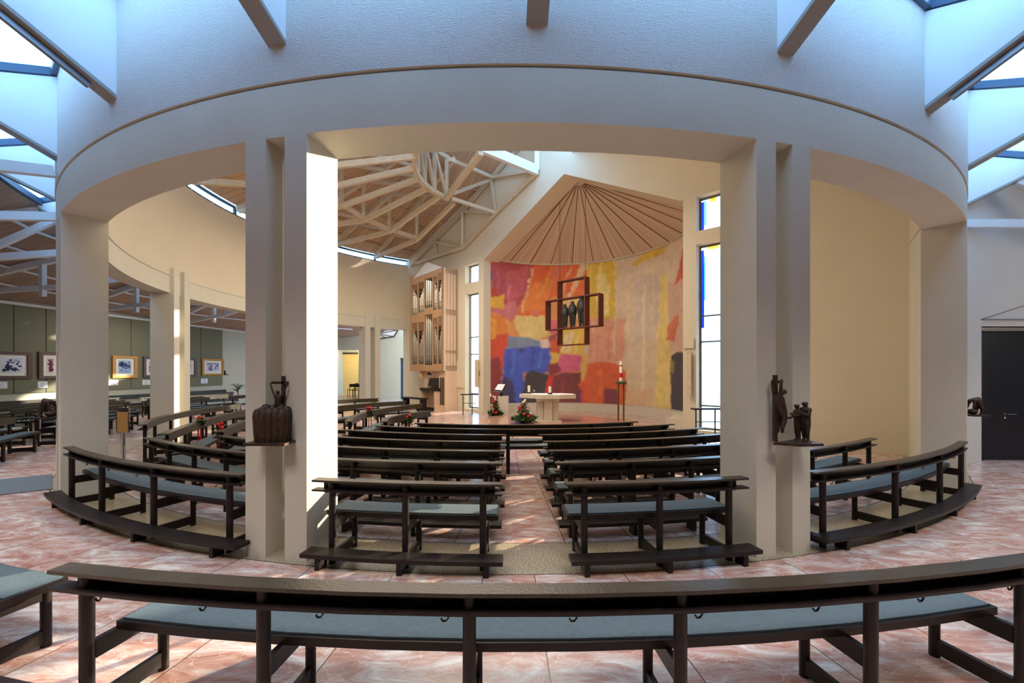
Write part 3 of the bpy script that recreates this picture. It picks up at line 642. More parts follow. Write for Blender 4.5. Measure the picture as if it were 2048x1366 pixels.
# right wall with door
RY = 7.88
def rw(px, py, Y=RY): p = P(px, py, Y); return p.x, p.z
x0, _ = rw(1963, 0); xd, zt = rw(1994, 663); _, zl = rw(1963, 655)
bm = bmesh.new()
prism(bm, [(8.25, 0), (x0, 0), (x0, zl), (13.2, zl), (13.2, 0), (16, 0), (16, 5.38), (8.25, 5.38)], [], lambda a, b, s: Vector((a, RY+s, b)), 0, .35)
hexa(bm, [(x0, RY, 0), (xd, RY+.28, 0), (xd, RY+.35, 0), (x0, RY+.35, 0)], [(x0, RY, zl), (xd, RY+.28, zl), (xd, RY+.35, zl), (x0, RY+.35, zl)])
hexa(bm, [(x0, RY, zl-.0), (13.2, RY, zl), (13.2, RY+.35, zl-.04), (xd, RY+.28, zl-.04)], [(x0, RY, zl+.02), (13.2, RY, zl+.02), (13.2, RY+.35, zl+.02), (xd, RY+.28, zl+.02)])
struct('wall_right', bm, mat('right_plaster', rgb(206, 206, 200), .85, .02, 2, .15, 60))
xl, zl1 = rw(1962, 640); bm = bmesh.new(); box(bm, xl, 13, RY-.03, RY, zl1-.0, zl1+.012); beam(bm, (xl, RY-.004, zl1+.01), (xl+1.9, RY-.004, zl1+.62), .01, .012); struct('trim_5', bm, GREYFR)
dt = bmesh.new(); box(dt, xd, 13.2, RY+.28, RY+.34, -.02, zl-.03); dr = struct('door_1', dt, DOORM)
hx, hz = rw(2009, 828, RY+.28); bm = bmesh.new(); lathe(bm, (0,0,0), [(.022,0),(.022,.01)], 12)
for v in bm.verts: v.co = Vector((hx+v.co.x, RY+.28-v.co.z-.0, hz+v.co.y))
tube(bm, [(hx, RY+.275, hz), (hx, RY+.23, hz), (hx+.17, RY+.23, hz)], .009, 8); obj('door_handle', bm, CHROME, dr, True)
bm = bmesh.new(); sph(bm, (hx, RY+.272, hz-.075), .02, 1, .5, 1, 10); obj('lock', bm, CHROME, dr, True)
bm = bmesh.new(); box(bm, xd-.02, xd+.06, RY+.26, RY+.30, 0, zl-.03); obj('door_frame', bm, mat('door_frame_black', rgb(16,16,20), .5), dr)
bt = empty('wall_beam', (9.5, RY-.1, 5.2), 'white bolted timber beam along the top of the right wall', 'beam')
zb0, zb1 = P(0, 357, RY-.12).z, P(0, 324, RY-.12).z
bm = bmesh.new(); box(bm, 8.45, 15, RY-.14, RY, zb0, zb1); obj('beam', bm, WHITEBEAM, bt)
for px, py in ((1990, 331), (1983, 348)):
    p = P(px, py, RY-.15); bm = bmesh.new(); sph(bm, (p.x, RY-.145, p.z), .035, 1, .4, 1, 12); obj('bolt', bm, CHROME, bt, True)
bm = bmesh.new(); box(bm, 8.3, 16, RY, RY+.3, 5.38, 6.4); struct('wall_right_upper', bm, WHITEBEAM)
bm = bmesh.new(); box(bm, 15.8, 16, -7, 8, 0, 4); struct('wall_right_side', bm, GREYW)
bm = bmesh.new(); box(bm, -19, 16, -6.2, -6, 0, 4); struct('wall_rear', bm, GREYW)
# rooms behind the drum at the back left
def at(px, Y): return (px-CX)/F*Y
YB = 26.0; bm = bmesh.new()
xa, xb, xe = at(727, YB), at(800, YB), -3.5; zt = P(0, 716, YB).z
prism(bm, [(xa, 0), (xb, 0), (xb, zt), (at(822, YB), zt), (at(822, YB), 0), (xe, 0), (xe, 5.6), (xa, 5.6)], [], lambda a, b, s: Vector((a, YB+s, b)), 0, .25); struct('wall_back', bm, GREYW)
bm = bmesh.new(); hexa(bm, [(xa, YB, 0), (xa+.05, YB, 0), (at(718, 31), 31, 0), (at(718, 31)-.05, 31, 0)], [(xa, YB, 5.6), (xa+.05, YB, 5.6), (at(718, 31), 31, 5.6), (at(718, 31)-.05, 31, 5.6)]); struct('wall_back_return', bm, GREYW)
bm = bmesh.new(); box(bm, xb, at(822, YB), YB+.2, YB+.25, 0, zt); d2 = struct('door_2', bm, BLUEDOOR)
bm = bmesh.new(); box(bm, at(815, YB), at(817, YB), YB+.15, YB+.2, .95, 1.05); obj('door_handle', bm, CHROME, d2)
bm = bmesh.new(); box(bm, -16, -6, 33, 33.2, 0, P(0, 706, 33).z); struct('wall_lobby', bm, YELLOWW)
bm = bmesh.new(); box(bm, -16, -6, 33, 33.2, P(0, 706, 33).z, 5); struct('wall_lobby_upper', bm, GREYW)
bm = bmesh.new(); box(bm, -16, -6, 32.9, 33, P(0, 708, 33).z, P(0, 705, 33).z); struct('trim_6', bm, IRON)
bm = bmesh.new(); box(bm, -16, -9, 26, 26.1, P(0, 700, 26).z, 5.6); struct('wall_back_left', bm, GREYW)
bm = bmesh.new(); box(bm, -14.6, -13.2, 25, 34, 0, 5.0); struct('wall_far_left', bm, GREYW)
# leaded grille window high on back wall
g = [P(755, 657, YB-.05), P(796, 660, YB-.05), P(788, 673, YB-.05), P(755, 678, YB-.05)]
bm = bmesh.new()
for i in range(4): beam(bm, g[i], g[(i+1) % 4], .06, .06)
m_ = (g[0]+g[3])/2
for q in (g[0], (g[0]+g[1])/2, g[1], g[2], (g[2]+g[3])/2): beam(bm, m_, q, .03, .03)
fo = struct('window_7', bm, IRON); bm = bmesh.new(); bm.faces.new([bm.verts.new(p+Vector((0,.03,0))) for p in g]); obj('pane', bm, mat('milk_glass', rgb(225, 230, 235), .3), fo)

# ---------------------------------------------------------------- pews
ZT = .75
def pew(name_label, r, a0, a1, c=D0, group=None, hooks=True, detail=True, sp=.8, seat_a=None, bw=.095):
    if a0 > a1: a0, a1 = a1, a0
    L_ = math.radians(a1-a0)*r; n = max(2, int(round(L_/sp))+1)
    ed = math.degrees(.13/r); st = max(1.0, min(3, 30/r))
    t = empty('pew', pol((a0+a1)/2, r-.25, 0, c), name_label, 'pew', group)
    def ab(nm, *a, m=PEW, par=None):
        bm = bmesh.new(); arcbox(bm, *a, c=c, step=st); return obj(nm, bm, m, par or t)
    ab('top_board', r-bw, r, a0, a1, ZT-.018, ZT, m=PEWTOP)
    sh_ = ab('shelf', r-bw+.012, r, a0, a1, ZT-.1, ZT-.085)
    ab('back_board', r-bw, r-bw+.013, a0+ed*.5, a1-ed*.5, ZT-.13, ZT-.018, m=PEWTOP)
    s0, s1 = seat_a or (a0+ed*.3, a1-ed*.3)
    st_ = ab('seat', r-.47, r-.17, s0, s1, .385, .428)
    ab('cushion', r-.455, r-.19, s0+ed*.15, s1-ed*.15, .428, .437, m=CUSH, par=st_)
    for i in range(n):
        a = a0+ed*1.3+(a1-a0-2.6*ed)*i/(n-1)
        bm = bmesh.new(); lathe(bm, pol(a, r-bw+.043, 0, c), [(.03, 0), (.03, ZT-.02)], 14 if detail else 8); obj('leg', bm, PEW, t, True)
        bm = bmesh.new(); lathe(bm, pol(a, r-.43, 0, c), [(.027, 0), (.027, .386)], 14 if detail else 8); obj('leg', bm, PEW, t, True)
        if detail:
            for zr, hr in ((.065, .085), (.34, .09)): bm = bmesh.new(); beam(bm, pol(a, r-.08, zr, c), pol(a, r-.43, zr, c), .03, hr); obj('rail', bm, PEW, t)
    if hooks:
        m = max(2, int(L_/.55))
        for i in range(m):
            a = a0+(a1-a0)*(i+.5)/m; p = pol(a, r-.03, ZT-.1, c); tn = (pol(a+1, r, 0, c)-pol(a, r, 0, c)).normalized()
            bm = bmesh.new(); tube(bm, [p, p-Vector((0,0,.022)), p-Vector((0,0,.035))+tn*-.01, p-Vector((0,0,.036))+tn*-.025, p-Vector((0,0,.024))+tn*-.032], .0045, 6); obj('hook', bm, IRON, sh_)
    return t
def kneeler(label, r, a0, a1, c=D0, group=None, n=3):
    t = empty('kneeler', pol((a0+a1)/2, r-.08, 0, c), label, 'kneeler', group)
    bm = bmesh.new(); arcbox(bm, r-.16, r, a0, a1, .115, .15, c=c, step=1); obj('board', bm, PEW, t)
    for i in range(n):
        a = a0+(a1-a0)*(.08+.84*i/(n-1)); bm = bmesh.new(); h = math.degrees(.022/r); arcbox(bm, r-.15, r-.035, a-h, a+h, 0, .115, c=c, step=1); obj('leg', bm, PEW, t)
R = [10.05, 9.22, 8.55, 7.88, 7.25, 6.62, 6.05]
pew('dark curved pew in the left opening of the drum, nearest the camera', R[0], -34.9, -14.6, sp=1.15)
pew('short dark pew in the centre opening, left of the aisle, nearest row', R[0], -10.2, -.45, sp=.75)
pew('short dark pew in the centre opening, right of the aisle, nearest row', R[0], 2.67, 12.4, sp=.75)
pew('dark curved pew in the right opening of the drum, nearest row', R[0], 16.75, 38.8, sp=1.2)
kneeler('dark curved kneeler on the floor in front of the left opening', 10.19, -36.4, -14.0, n=4)
kneeler('dark kneeler at the foot of the centre opening, left of the aisle', 10.19, -10.3, -.4)
kneeler('dark kneeler at the foot of the centre opening, right of the aisle', 10.19, 2.8, 12.5)
kneeler('dark curved kneeler on the floor in front of the right opening', 10.17, 16.75, 39.7, n=4)
ORD = ['', 'second', 'third', 'fourth', 'fifth']
xl_ = [0, -.10, -.08, -.09, -.08]; xr_ = [0, .467, .455, .443, .418]
for k in range(1, 5):
    r = R[k]; aL = math.degrees(math.asin(xl_[k]/r)); aR = math.degrees(math.asin(xr_[k]/r))
    left_end = {1: -35.8, 2: -31.2, 3: -26, 4: -23}[k]; right_end = {1: 35.0, 2: 30, 3: 29, 4: 27}[k]
    mid = -17 if k < 3 else None
    pew('dark pew left of the aisle, %s row from the front opening' % ORD[k], r, (mid or left_end)+.3, aL)
    if mid: pew('dark curved pew inside the drum seen through the left opening, %s row' % ORD[k], r, left_end, mid-.3)
    pew('dark pew right of the aisle, %s row from the front opening' % ORD[k], r, aR, 18 if k == 1 else right_end)
    if k == 1: pew('dark curved pew inside the drum seen through the right opening', r, 18.4, right_end)
    rk = r+.14
    kneeler('dark low kneeler left of the aisle behind the %s row' % ORD[k], rk, -12, aL)
    kneeler('dark low kneeler right of the aisle behind the %s row' % ORD[k], rk, aR+.1, 13 if k < 3 else 20)
pew('long dark pew across the nave, second from the altar', R[5], azpx(750, R[5]), azpx(1350, R[5]))
pew('long dark pew across the nave, nearest to the altar', R[6], azpx(828, R[6]), azpx(1277, R[6]))
# left hand blocks turning round the nave
arcs = [((-6.75, 7.6), (-8.0, 10.3), (-8.12, 12.5), 'curved pew on the left of the nave by the sunlit pillar, outermost'),
        ((-5.44, 6.46), (-6.4, 9.0), (-7.0, 11.8), 'curved pew on the left of the nave, second from the sunlit pillar'),
        ((-4.75, 6.7), (-5.35, 8.4), (-5.8, 10.9), 'curved pew on the left of the nave, third from the sunlit pillar'),
        ((-6.3, 13.4), (-5.9, 14.4), (-4.8, 15.3), 'curved pew far back left in front of the organ pillar'),
        ((-5.1, 10.6), (-4.7, 12.4), (-3.48, 13.85), 'sunlit curved pew in front of the organ, outermost'),
        ((-3.21, 8.1), (-3.54, 10.2), (-2.76, 12.7), 'curved pew in front of the organ, middle one'),
        ((-2.52, 8.1), (-2.62, 9.2), (-2.02, 10.4), 'short curved pew in front of the organ, innermost')]
for p, q, s, lab in arcs:
    c, r, a0, a1 = arc3(p, q, s)
    if a0 > 0 or a1 > 0:
        a0, a1 = [x-360 if x > 90 else x for x in (a0, a1)]
    pew('dark '+lab, r, a0, a1, c=c, hooks=False, sp=.95, bw=.13)
# the pews round the outside, nearest the camera
pew('long dark pew with slate cushion across the foot of the picture', 11.815, -11.0, 13.8, sp=1.02, seat_a=(-10.1, 13.2))
pew('dark pew with slate cushion cut by the lower left edge', 11.815, -27, -14.0)
pew('dark pew with slate cushion cut by the lower right edge', 11.815, 16.4, 28)
kneeler('low dark kneeler in the bottom left corner', 11.93, -24, -10.9, n=4)
kneeler('low dark kneeler in the bottom right corner', 11.93, 13.2, 26, n=4)
# rows in the left aisle outside the drum
for i, (r, blocks) in enumerate(((11.6, ((-66, -53), (-84, -69), (-101, -88), (-119, -105))), (12.4, ((-72, -56), (-90, -75), (-108, -93))), (13.2, ((-74, -58), (-93, -77), (-111, -96))), (14.0, ((-76, -62), (-95, -79), (-114, -98))), (14.8, ((-80, -66), (-98, -83), (-116, -101))))):
    for j_, (a0, a1) in enumerate(blocks):
        pew('dark pew in the left aisle, row %s from the drum, %s block' % (['one', 'two', 'three', 'four', 'five'][i], ['nearest', 'second', 'third', 'farthest'][j_]), r, a0, a1, hooks=False, detail=i < 2, sp=1.1)
bm = bmesh.new(); gbox(bm, -8, LE+.2, .40, .45, .05, .42); 
wb = empty('wall_bench', gw(0, 0, .2), 'long dark bench fixed along the foot of the green wall', 'bench'); obj('seat', bm, PEW, wb)
bm = bmesh.new(); gbox(bm, -8, LE+.2, .66, .80, .03, .07); obj('back_board', bm, PEWTOP, wb)
for l in np.arange(-7.5, LE, 1.2):
    bm = bmesh.new(); gbox(bm, l, l+.06, 0, .66, .07, .4 if False else .12); gbox(bm, l, l+.06, 0, .40, .34, .39); obj('leg', bm, PEW, wb)

# ---------------------------------------------------------------- bronze figures
def skin(name, chains, M_, parent, sub=1):
    """chains: list of [(x,y,z,r),...]; joined where first point index is given as int"""
    bm = bmesh.new(); vs = []; rad = []
    for ch in chains:
        prev = None
        for e in ch:
            if isinstance(e, int): prev = vs[e]; continue
            v = bm.verts.new(e[:3]); vs.append(v); rad.append(e[3])
            if prev: bm.edges.new((prev, v))
            prev = v
    me = bpy.data.meshes.new(name); bm.to_mesh(me); bm.free()
    o = bpy.data.objects.new(name, me); C.objects.link(o)
    md = o.modifiers.new('skin', 'SKIN'); md.use_smooth_shade = True
    for i, s in enumerate(me.skin_vertices[0].data):
        s.radius = (rad[i], rad[i]); s.use_root = (i == 0)
    m2 = o.modifiers.new('sub', 'SUBSURF'); m2.levels = sub; m2.render_levels = sub
    dg = bpy.context.evaluated_depsgraph_get(); ev = o.evaluated_get(dg); nm = bpy.data.meshes.new_from_object(ev)
    bpy.data.objects.remove(o)
    o = bpy.data.objects.new(name, nm); C.objects.link(o); nm.materials.clear(); nm.materials.append(M_)
    for p in nm.polygons: p.use_smooth = True
    if parent: o.parent = parent; o.matrix_parent_inverse = Matrix.Translation(-parent.location)
    return o
def figure(o, h, M_, parent, f=(1, 0), arms='down', lean=0.0, robe=True, name='figure', bulk=1.0, wide=False):
    """standing human of height h at o, facing f (2D)"""
    f = Vector((f[0], f[1], 0)).normalized(); s = Vector((-f.y, f.x, 0)); o = Vector(o)
    def q(a, b, z, r): p = o+s*(a*h)+f*(b*h+lean*h*z)+Vector((0,0,z*h)); return (p.x, p.y, p.z, r*h*bulk)
    ch = [[q(0,0,.50,.085), q(0,0,.62,.08), q(0,.01,.74,.095), q(0,.01,.82,.05), q(0,.015,.87,.04), q(0,.03,.92,.072), q(0,.03,.97,.058)]]
    if wide: ch = [[q(0,0,.45,.10), q(0,0,.60,.115), q(0,.0,.72,.115), q(0,.0,.80,.085), q(0,.01,.855,.042), q(0,.02,.91,.054), q(0,.02,.955,.042)]]
    for sd in (-1, 1):
        ch.append([0, q(sd*.05,0,.44,.07), q(sd*.055,.01,.27,.05), q(sd*.055,-.01,.05,.03), q(sd*.055,.06,.015,.024)])
    for sd in (-1, 1):
        if arms == 'down': ch.append([2, q(sd*.12,0,.79,.045), q(sd*.15,0,.63,.036), q(sd*.13,.04,.50,.028), q(sd*.12,.05,.44,.022)])
        elif arms == 'up': ch.append([2, q(sd*.12,-.01,.82,.04), q(sd*.19,-.02,.98,.03), q(sd*.24,-.03,1.14,.022), q(sd*.25,-.03,1.2,.02)])
        elif arms == 'fore': ch.append([2, q(sd*.12,0,.79,.045), q(sd*.13,.05,.64,.036), q(sd*.07,.18,.64+.06*sd,.026), q(sd*.06,.24,.68+.06*sd,.022)])
    return skin(name, ch, M_, parent)
# relief on the left pillar
Ys = 3.70; p0 = P(540, 884, Ys); sh = .0
t = empty('bronze_sculpture', (p0.x, 3.86, p0.z), 'bronze crowd of figures with a crucifix on a shelf on the left front pillar', 'sculpture')
a_ = P(500, 884, 3.72); b_ = P(581, 884, 3.72)
bm = bmesh.new(); box(bm, a_.x, b_.x, 3.62, 3.94, p0.z-.022, p0.z); obj('shelf_plate', bm, BRONZE, t)
for i, (x, y, hh) in enumerate(((-.105, 3.71, .295), (-.052, 3.69, .315), (.0, 3.69, .30), (.052, 3.70, .305), (.10, 3.71, .29), (-.08, 3.78, .33), (-.02, 3.79, .325), (.045, 3.79, .33), (.09, 3.80, .31))):
    bm = bmesh.new(); k = hh/.32
    lathe(bm, (p0.x+x, y, p0.z), [(.036, 0), (.042, .08*k), (.047, .18*k), (.05, .24*k), (.044, .285*k), (.028, .312*k), (.001, .32*k)], 14); obj('robed_figure', bm, BRONZE, t, True)
bm = bmesh.new(); box(bm, p0.x-.115, p0.x+.11, 3.70, 3.80, p0.z, p0.z+.2); obj('crowd_core', bm, BRONZE, t)
cx = P(565, 760, 3.80).x
bm = bmesh.new(); box(bm, cx-.012, cx+.012, 3.80, 3.83, p0.z, P(0, 752, 3.8).z); box(bm, cx-.10, cx+.045, 3.80, 3.825, P(0, 768, 3.8).z, P(0, 763, 3.8).z); obj('crucifix', bm, BRONZE, t)
figure((P(557, 0, 3.78).x, 3.775, P(0, 845, 3.78).z), .30, BRONZE, t, (0, -1), 'up', name='crucified_figure')
# right pillar groups
t = empty('bronze_sculpture', P(1585, 880, 3.86), 'bronze crucified man facing two standing figures on a shelf on the right front pillar', 'sculpture')
zb = P(0, 880, 3.9).z
xa, xb = P(1541, 0, 3.8).x, P(1631, 0, 3.8).x
bm = bmesh.new(); hexa(bm, [(xa, 3.76, zb-.02), (xa+.18, 3.66, zb-.02), (xb, 3.70, zb-.02), (xb, 4.0, zb-.02)], [(xa, 3.76, zb), (xa+.18, 3.66, zb), (xb, 3.70, zb), (xb, 4.0, zb)]); obj('shelf_plate', bm, BRONZE, t)
bm = bmesh.new(); x = P(1551.5, 0, 3.80).x; box(bm, x-.012, x+.012, 3.79, 3.83, zb, P(0, 750, 3.8).z); box(bm, x-.02, x+.05, 3.80, 3.82, P(0, 767, 3.8).z, P(0, 761, 3.8).z); obj('cross_post', bm, BRONZE, t)
bx, by = P(1560, 0, 3.79).x, 3.79; h = .49*.84
def qq(px, py, r, dy=0): p = P(px, py, 3.78); return (p.x, p.y+dy, p.z, r*1.15)
skin('crucified_figure', [[qq(1561,822,.034), qq(1559,808,.036), qq(1558,797,.036), qq(1560,789,.02), qq(1568,783,.028), qq(1571,780,.022)],
    [0, qq(1565,828,.028,-.02), qq(1567,839,.022,-.02), qq(1561,856,.016,-.02), qq(1562,866,.012,-.02)], [0, qq(1562,828,.026,.03), qq(1565,840,.02,.03), qq(1559,857,.015,.03), qq(1560,867,.012,.03)],
    [2, qq(1557,790,.017,-.03), qq(1556,773,.013,-.04), qq(1558,757,.010,-.04)], [2, qq(1555,790,.017,.04), qq(1552,772,.013,.05), qq(1551,760,.010,.05)]], BRONZE, t, 1)
pf = P(1609, 880, 3.80); figure((pf.x+.012, 3.80, zb), .375, BRONZE, t, (-1, -.1), 'fore', name='standing_figure', bulk=1.15); figure((pf.x-.012, 3.87, zb), .345, BRONZE, t, (-1, .1), 'fore', name='standing_figure', bulk=1.1)
# far left: stooping figure
def stoop(label, A, sgn, Y):
    t = empty('bronze_sculpture', P(*A, Y), label, 'sculpture'); z = P(*A, Y).z; x = P(*A, Y).x
    bm = bmesh.new(); box(bm, x-.14, x+.14, Y-.12, Y+.14, z-.02, z); obj('shelf_plate', bm, BRONZE, t)
    def c(a, b, zz_, r): return (x+sgn*a, Y+b, z+zz_, r)
    skin('stooping_figure', [[c(-.06,0,.17,.042), c(-.03,0,.235,.045), c(.03,0,.255,.04), c(.075,0,.22,.02), c(.1,0,.20,.03)], [0, c(-.075,-.03,.1,.03), c(-.07,-.03,.015,.02), c(-.03,-.03,.012,.014)],
        [0, c(-.07,.04,.1,.03), c(-.05,.04,.015,.02), c(-.01,.04,.012,.014)], [2, c(.05,-.04,.17,.018), c(.07,-.04,.08,.014)], [2, c(.05,.04,.17,.018), c(.09,.04,.07,.014)]], BRONZE, t, 1)
    bm = bmesh.new(); sph(bm, (x+sgn*.04, Y, z+.045), .055, 1.4, 1, .75); obj('kneeling_mass', bm, BRONZE, t, True)
stoop('bronze stooping figure on a shelf at the far left pillar', (96, 834, ), 1, 5.95)
stoop('small bronze stooping figure on a shelf at the far right pillar', (1950, 829), -1, 6.35)

# ---------------------------------------------------------------- hanging cross
wv = Vector((UW.x, UW.y, 0)); nv = Vector((NW.x, NW.y, 0))
cc = Vector((.1520*15.2, 15.2, 0)); cc -= nv*.15
t = empty('hanging_cross', (cc.x, cc.y, P(0, 691, 15.2).z), 'rust-brown open box cross hanging on wires before the mural', 'cross')
def X3(u, z, s): return cc+wv*u+nv*s+Vector((0, 0, z))
za, zb_, zc, zd = P(0, 560, 15.2).z, P(0, 596, 15.2).z, P(0, 658, 15.2).z, P(0, 691, 15.2).z
wi, wo = .59, 1.15; dp = .15
def ubox(bm, u0, u1, z0, z1, s0, s1): hexa(bm, [X3(u0,z0,s0), X3(u1,z0,s0), X3(u1,z0,s1), X3(u0,z0,s1)], [X3(u0,z1,s0), X3(u1,z1,s0), X3(u1,z1,s1), X3(u0,z1,s1)])
th_ = .035
bm = bmesh.new()
for s0, s1 in ((-dp, -.015), (.015, dp)):
    for u in (-wi, wi): ubox(bm, u-th_/2, u+th_/2, zd, za, s0, s1)
    ubox(bm, -wi, wi, zd, zd+th_, s0, s1); ubox(bm, -wi, wi, za-th_, za, s0, s1)
obj('upright_frame', bm, RUST, t)
bm = bmesh.new()
for s0, s1 in ((-dp-.002, -.013), (.013, dp+.002)):
    for u in (-wo, wo): ubox(bm, u-th_/2, u+th_/2, zc, zb_, s0, s1)
    ubox(bm, -wo, wo, zc, zc+th_, s0, s1); ubox(bm, -wo, wo, zb_-th_, zb_, s0, s1)
obj('crossbar_frame', bm, RUST, t)
for px in (1123, 1172):
    u = -wi if px == 1123 else wi*.9
    b = X3(u, za, 0); bm = bmesh.new(); tube(bm, [b, (b.x, b.y, 8.6 if px == 1172 else 7.93)], .008, 6); obj('wire', bm, IRON, t)
for u, h_, f_ in ((-.36, 1.0, (1, -.5)), (-.02, 1.07, (-.5, -.6)), (.38, 1.22, (-.4, -1))):
    p = X3(u, zc+th_, 0); figure((p.x, p.y, p.z), h_*.93, FIGM, t, (-.6, -.8), 'none', name='standing_figure', bulk=1.5, wide=True)

# ---------------------------------------------------------------- organ
OD = .83; oR = wallpt(onwall(914, 600)[0], 0); tOR = onwall(914, 600)[0]
def kpx(px, s):                         # t on plane offset s seen at px
    k = (px-CX)/F; c = CW+s; Y = c/(NW.y+NW.x*k); p = Vector((k*Y, Y)); return (p-FW-NW*s).dot(UW), Y
tFR, yFR = kpx(885, -OD); tFL, yFL = kpx(820, -OD)
zO1 = H-(534-HY)*yFR/F; zO0 = H-(742-HY)*yFR/F
t = empty('pipe_organ', wallpt((tFL+tFR)/2, 0, -.4), 'tall pale wooden pipe organ with silver pipes mounted left of the altar wall window', 'organ')
def wbox(bm, t0, t1, z0, z1, s0, s1): hexa(bm, [wallpt(t0,z0,s0), wallpt(t1,z0,s0), wallpt(t1,z0,s1), wallpt(t0,z0,s1)], [wallpt(t0,z1,s0), wallpt(t1,z1,s0), wallpt(t1,z1,s1), wallpt(t0,z1,s1)])
def opx(px, py, s=-OD):
    tt_, Y = kpx(px, s); return tt_, H-(py-HY)*Y/F
bm = bmesh.new(); wbox(bm, tFL, tFR, zO0, zO1, -OD+.16, -.02); wbox(bm, tFR-.05, tFR+.0, zO0, zO1, -OD, -.02); wbox(bm, tFL, tFL+.05, zO0, zO1, -OD, -.02); obj('case', bm, ORGW, t)
WT = tFR-tFL; fr = lambda a: tFL+WT*a; hz = lambda b: zO0+(zO1-zO0)*b
cols = [(.05, .27), (.30, .48), (.50, .70 if False else .68), (.72, .84), (.86, .97)]
cols = [(.05, .24), (.27, .45), (.47, .70), (.725, .845), (.865, .975)]
rows = [[(.07, .50), (.07, .50), (.06, .565), (.07, .52), (.07, .53)], [(.585, .90), (.60, .91), (.635, .93), (.60, .93), (.60, .95)]]
bm = bmesh.new(); holes = [[(fr(c0), hz(b0)), (fr(c1), hz(b0)), (fr(c1), hz(b1)), (fr(c0), hz(b1))] for rw_ in rows for (c0, c1), (b0, b1) in zip(cols, rw_)]
prism(bm, [(tFL, zO0), (tFR, zO0), (tFR, zO1), (tFL, zO1)], holes, wallpt, -OD, -OD+.05); obj('front_panel', bm, ORGSHADE, t)
bm = bmesh.new(); wbox(bm, tFL+.05, tFR-.05, zO0+.03, zO1-.03, -OD+.14, -OD+.16); obj('dark_backing', bm, DARK, t)
for ri, rw_ in enumerate(rows):
    for ci, ((c0, c1), (b0, b1)) in enumerate(zip(cols, rw_)):
        n = [6, 5, 4, 4, 5][ci]; wd = WT*(c1-c0)/n
        tall = [.5+.38*i/(n-1) for i in range(n)]
        if ci in (0, 3): hs = tall[::-1]
        else: hs = tall
        if ci == 2: hs = [.98, .93, .9, .85][:n]
        for i in range(n):
            tc = fr(c0)+wd*(i+.5); z0_, z1_ = hz(b0), hz(b0)+(hz(b1)-hz(b0))*hs[i]; p = wallpt(tc, 0, -OD+.08)
            bm = bmesh.new(); fz = z0_+(hz(b1)-z0_)*(.2 if ci != 2 else .18); lathe(bm, (p.x, p.y, 0), [(wd*.14, z0_), (wd*.42, fz), (wd*.42, z1_)], 10); obj('pipe', bm, TIN, t, True)
        bm = bmesh.new()
        for k in range(7):
            z_ = hz(b1)-.05-k*.085
            if z_ < hz(b0)+(hz(b1)-hz(b0))*(.62 if ci != 2 else .9): break
            wbox(bm, fr(c0), fr(c1), z_, z_+.015, -OD+.015, -OD+.035)
        for i in range(1, n): wbox(bm, fr(c0)+wd*i-.008, fr(c0)+wd*i+.008, hz(b0)+(hz(b1)-hz(b0))*(.8 if ci != 2 else .93), hz(b1), -OD+.015, -OD+.035)
        wbox(bm, fr(c0), fr(c1), hz(b0)+(hz(b1)-hz(b0))*.2, hz(b0)+(hz(b1)-hz(b0))*.2+.02, -OD+.0, -OD+.02)
        obj('lattice', bm, ORGSHADE, t)
# side panels with vertical grooves
for z0_, z1_ in ((.05, .17), (.20, .545), (.60, .95)):
    bm = bmesh.new()
    for i in range(4): wbox(bm, tFR, tFR+.014, hz(z0_), hz(z1_), -OD+.08+i*.17, -OD+.215+i*.17)
    obj('side_panel', bm, ORGW, t)
# top gable panel
bm = bmesh.new(); a_, b_ = opx(833, 541), opx(855, 521); c_ = opx(885, 533)
prism(bm, [(tFL+.3, zO1-.15), (tFR, zO1-.02), (tFL+WT*.55, zO1+.42)], [], wallpt, -OD-.02, -OD+.1); obj('top_panel', bm, WHITEBEAM, t)
bm = bmesh.new(); wbox(bm, fr(.30), tFR-.0, 0, zO0, -.72 if False else -.55, -.02); wbox(bm, fr(.25), fr(.30), zO0-.3, zO0, -OD+.1, -.02)
wbox(bm, tFR-.45, tFR, 0, zO0, -.68, -.55); obj('lower_case', bm, ORGW, t)
for i in range(3):
    bm = bmesh.new(); wbox(bm, tFR-.36+i*.11, tFR-.30+i*.11, .25, 1.45, -.70, -.675); obj('slot', bm, DARK, t)
for x in (.28, .62, .93):
    bm = bmesh.new(); tt_ = fr(x); hexa(bm, [wallpt(tt_,zO0-.42,-.5), wallpt(tt_+.05,zO0-.42,-.5), wallpt(tt_+.05,zO0-.36,-.5), wallpt(tt_,zO0-.36,-.5)], [wallpt(tt_,zO0-.05,-OD+.05), wallpt(tt_+.05,zO0-.05,-OD+.05), wallpt(tt_+.05,zO0,-OD+.05), wallpt(tt_,zO0,-OD+.05)]); obj('bracket', bm, ORGW, t)
con = empty('organ_console', wallpt(fr(.6), 0, -.9), 'dark organ console with music stand and stop knobs under the organ case', 'organ console')
bm = bmesh.new(); wbox(bm, fr(.42), fr(.88), .86, .98, -1.0, -.56); obj('keyboard', bm, KEYB, con)
bm = bmesh.new(); hexa(bm, [wallpt(fr(.50),1.05,-.72), wallpt(fr(.82),1.05,-.72), wallpt(fr(.82),1.05,-.69), wallpt(fr(.50),1.05,-.69)], [wallpt(fr(.50),1.42,-.60), wallpt(fr(.82),1.42,-.60), wallpt(fr(.82),1.42,-.57), wallpt(fr(.50),1.42,-.57)]); obj('music_stand', bm, KEYB, con)
for x in (.44, .84): bm = bmesh.new(); wbox(bm, fr(x), fr(x+.02), 0, .86, -.98, -.58); obj('side_cheek', bm, ORGW, con)
for s_ in (.46, .86):
    for i in range(5): bm = bmesh.new(); p = wallpt(fr(s_), 1.02+.09*i, -.6); sph(bm, p, .018, seg=8); obj('stop_knob', bm, KEYB, con)
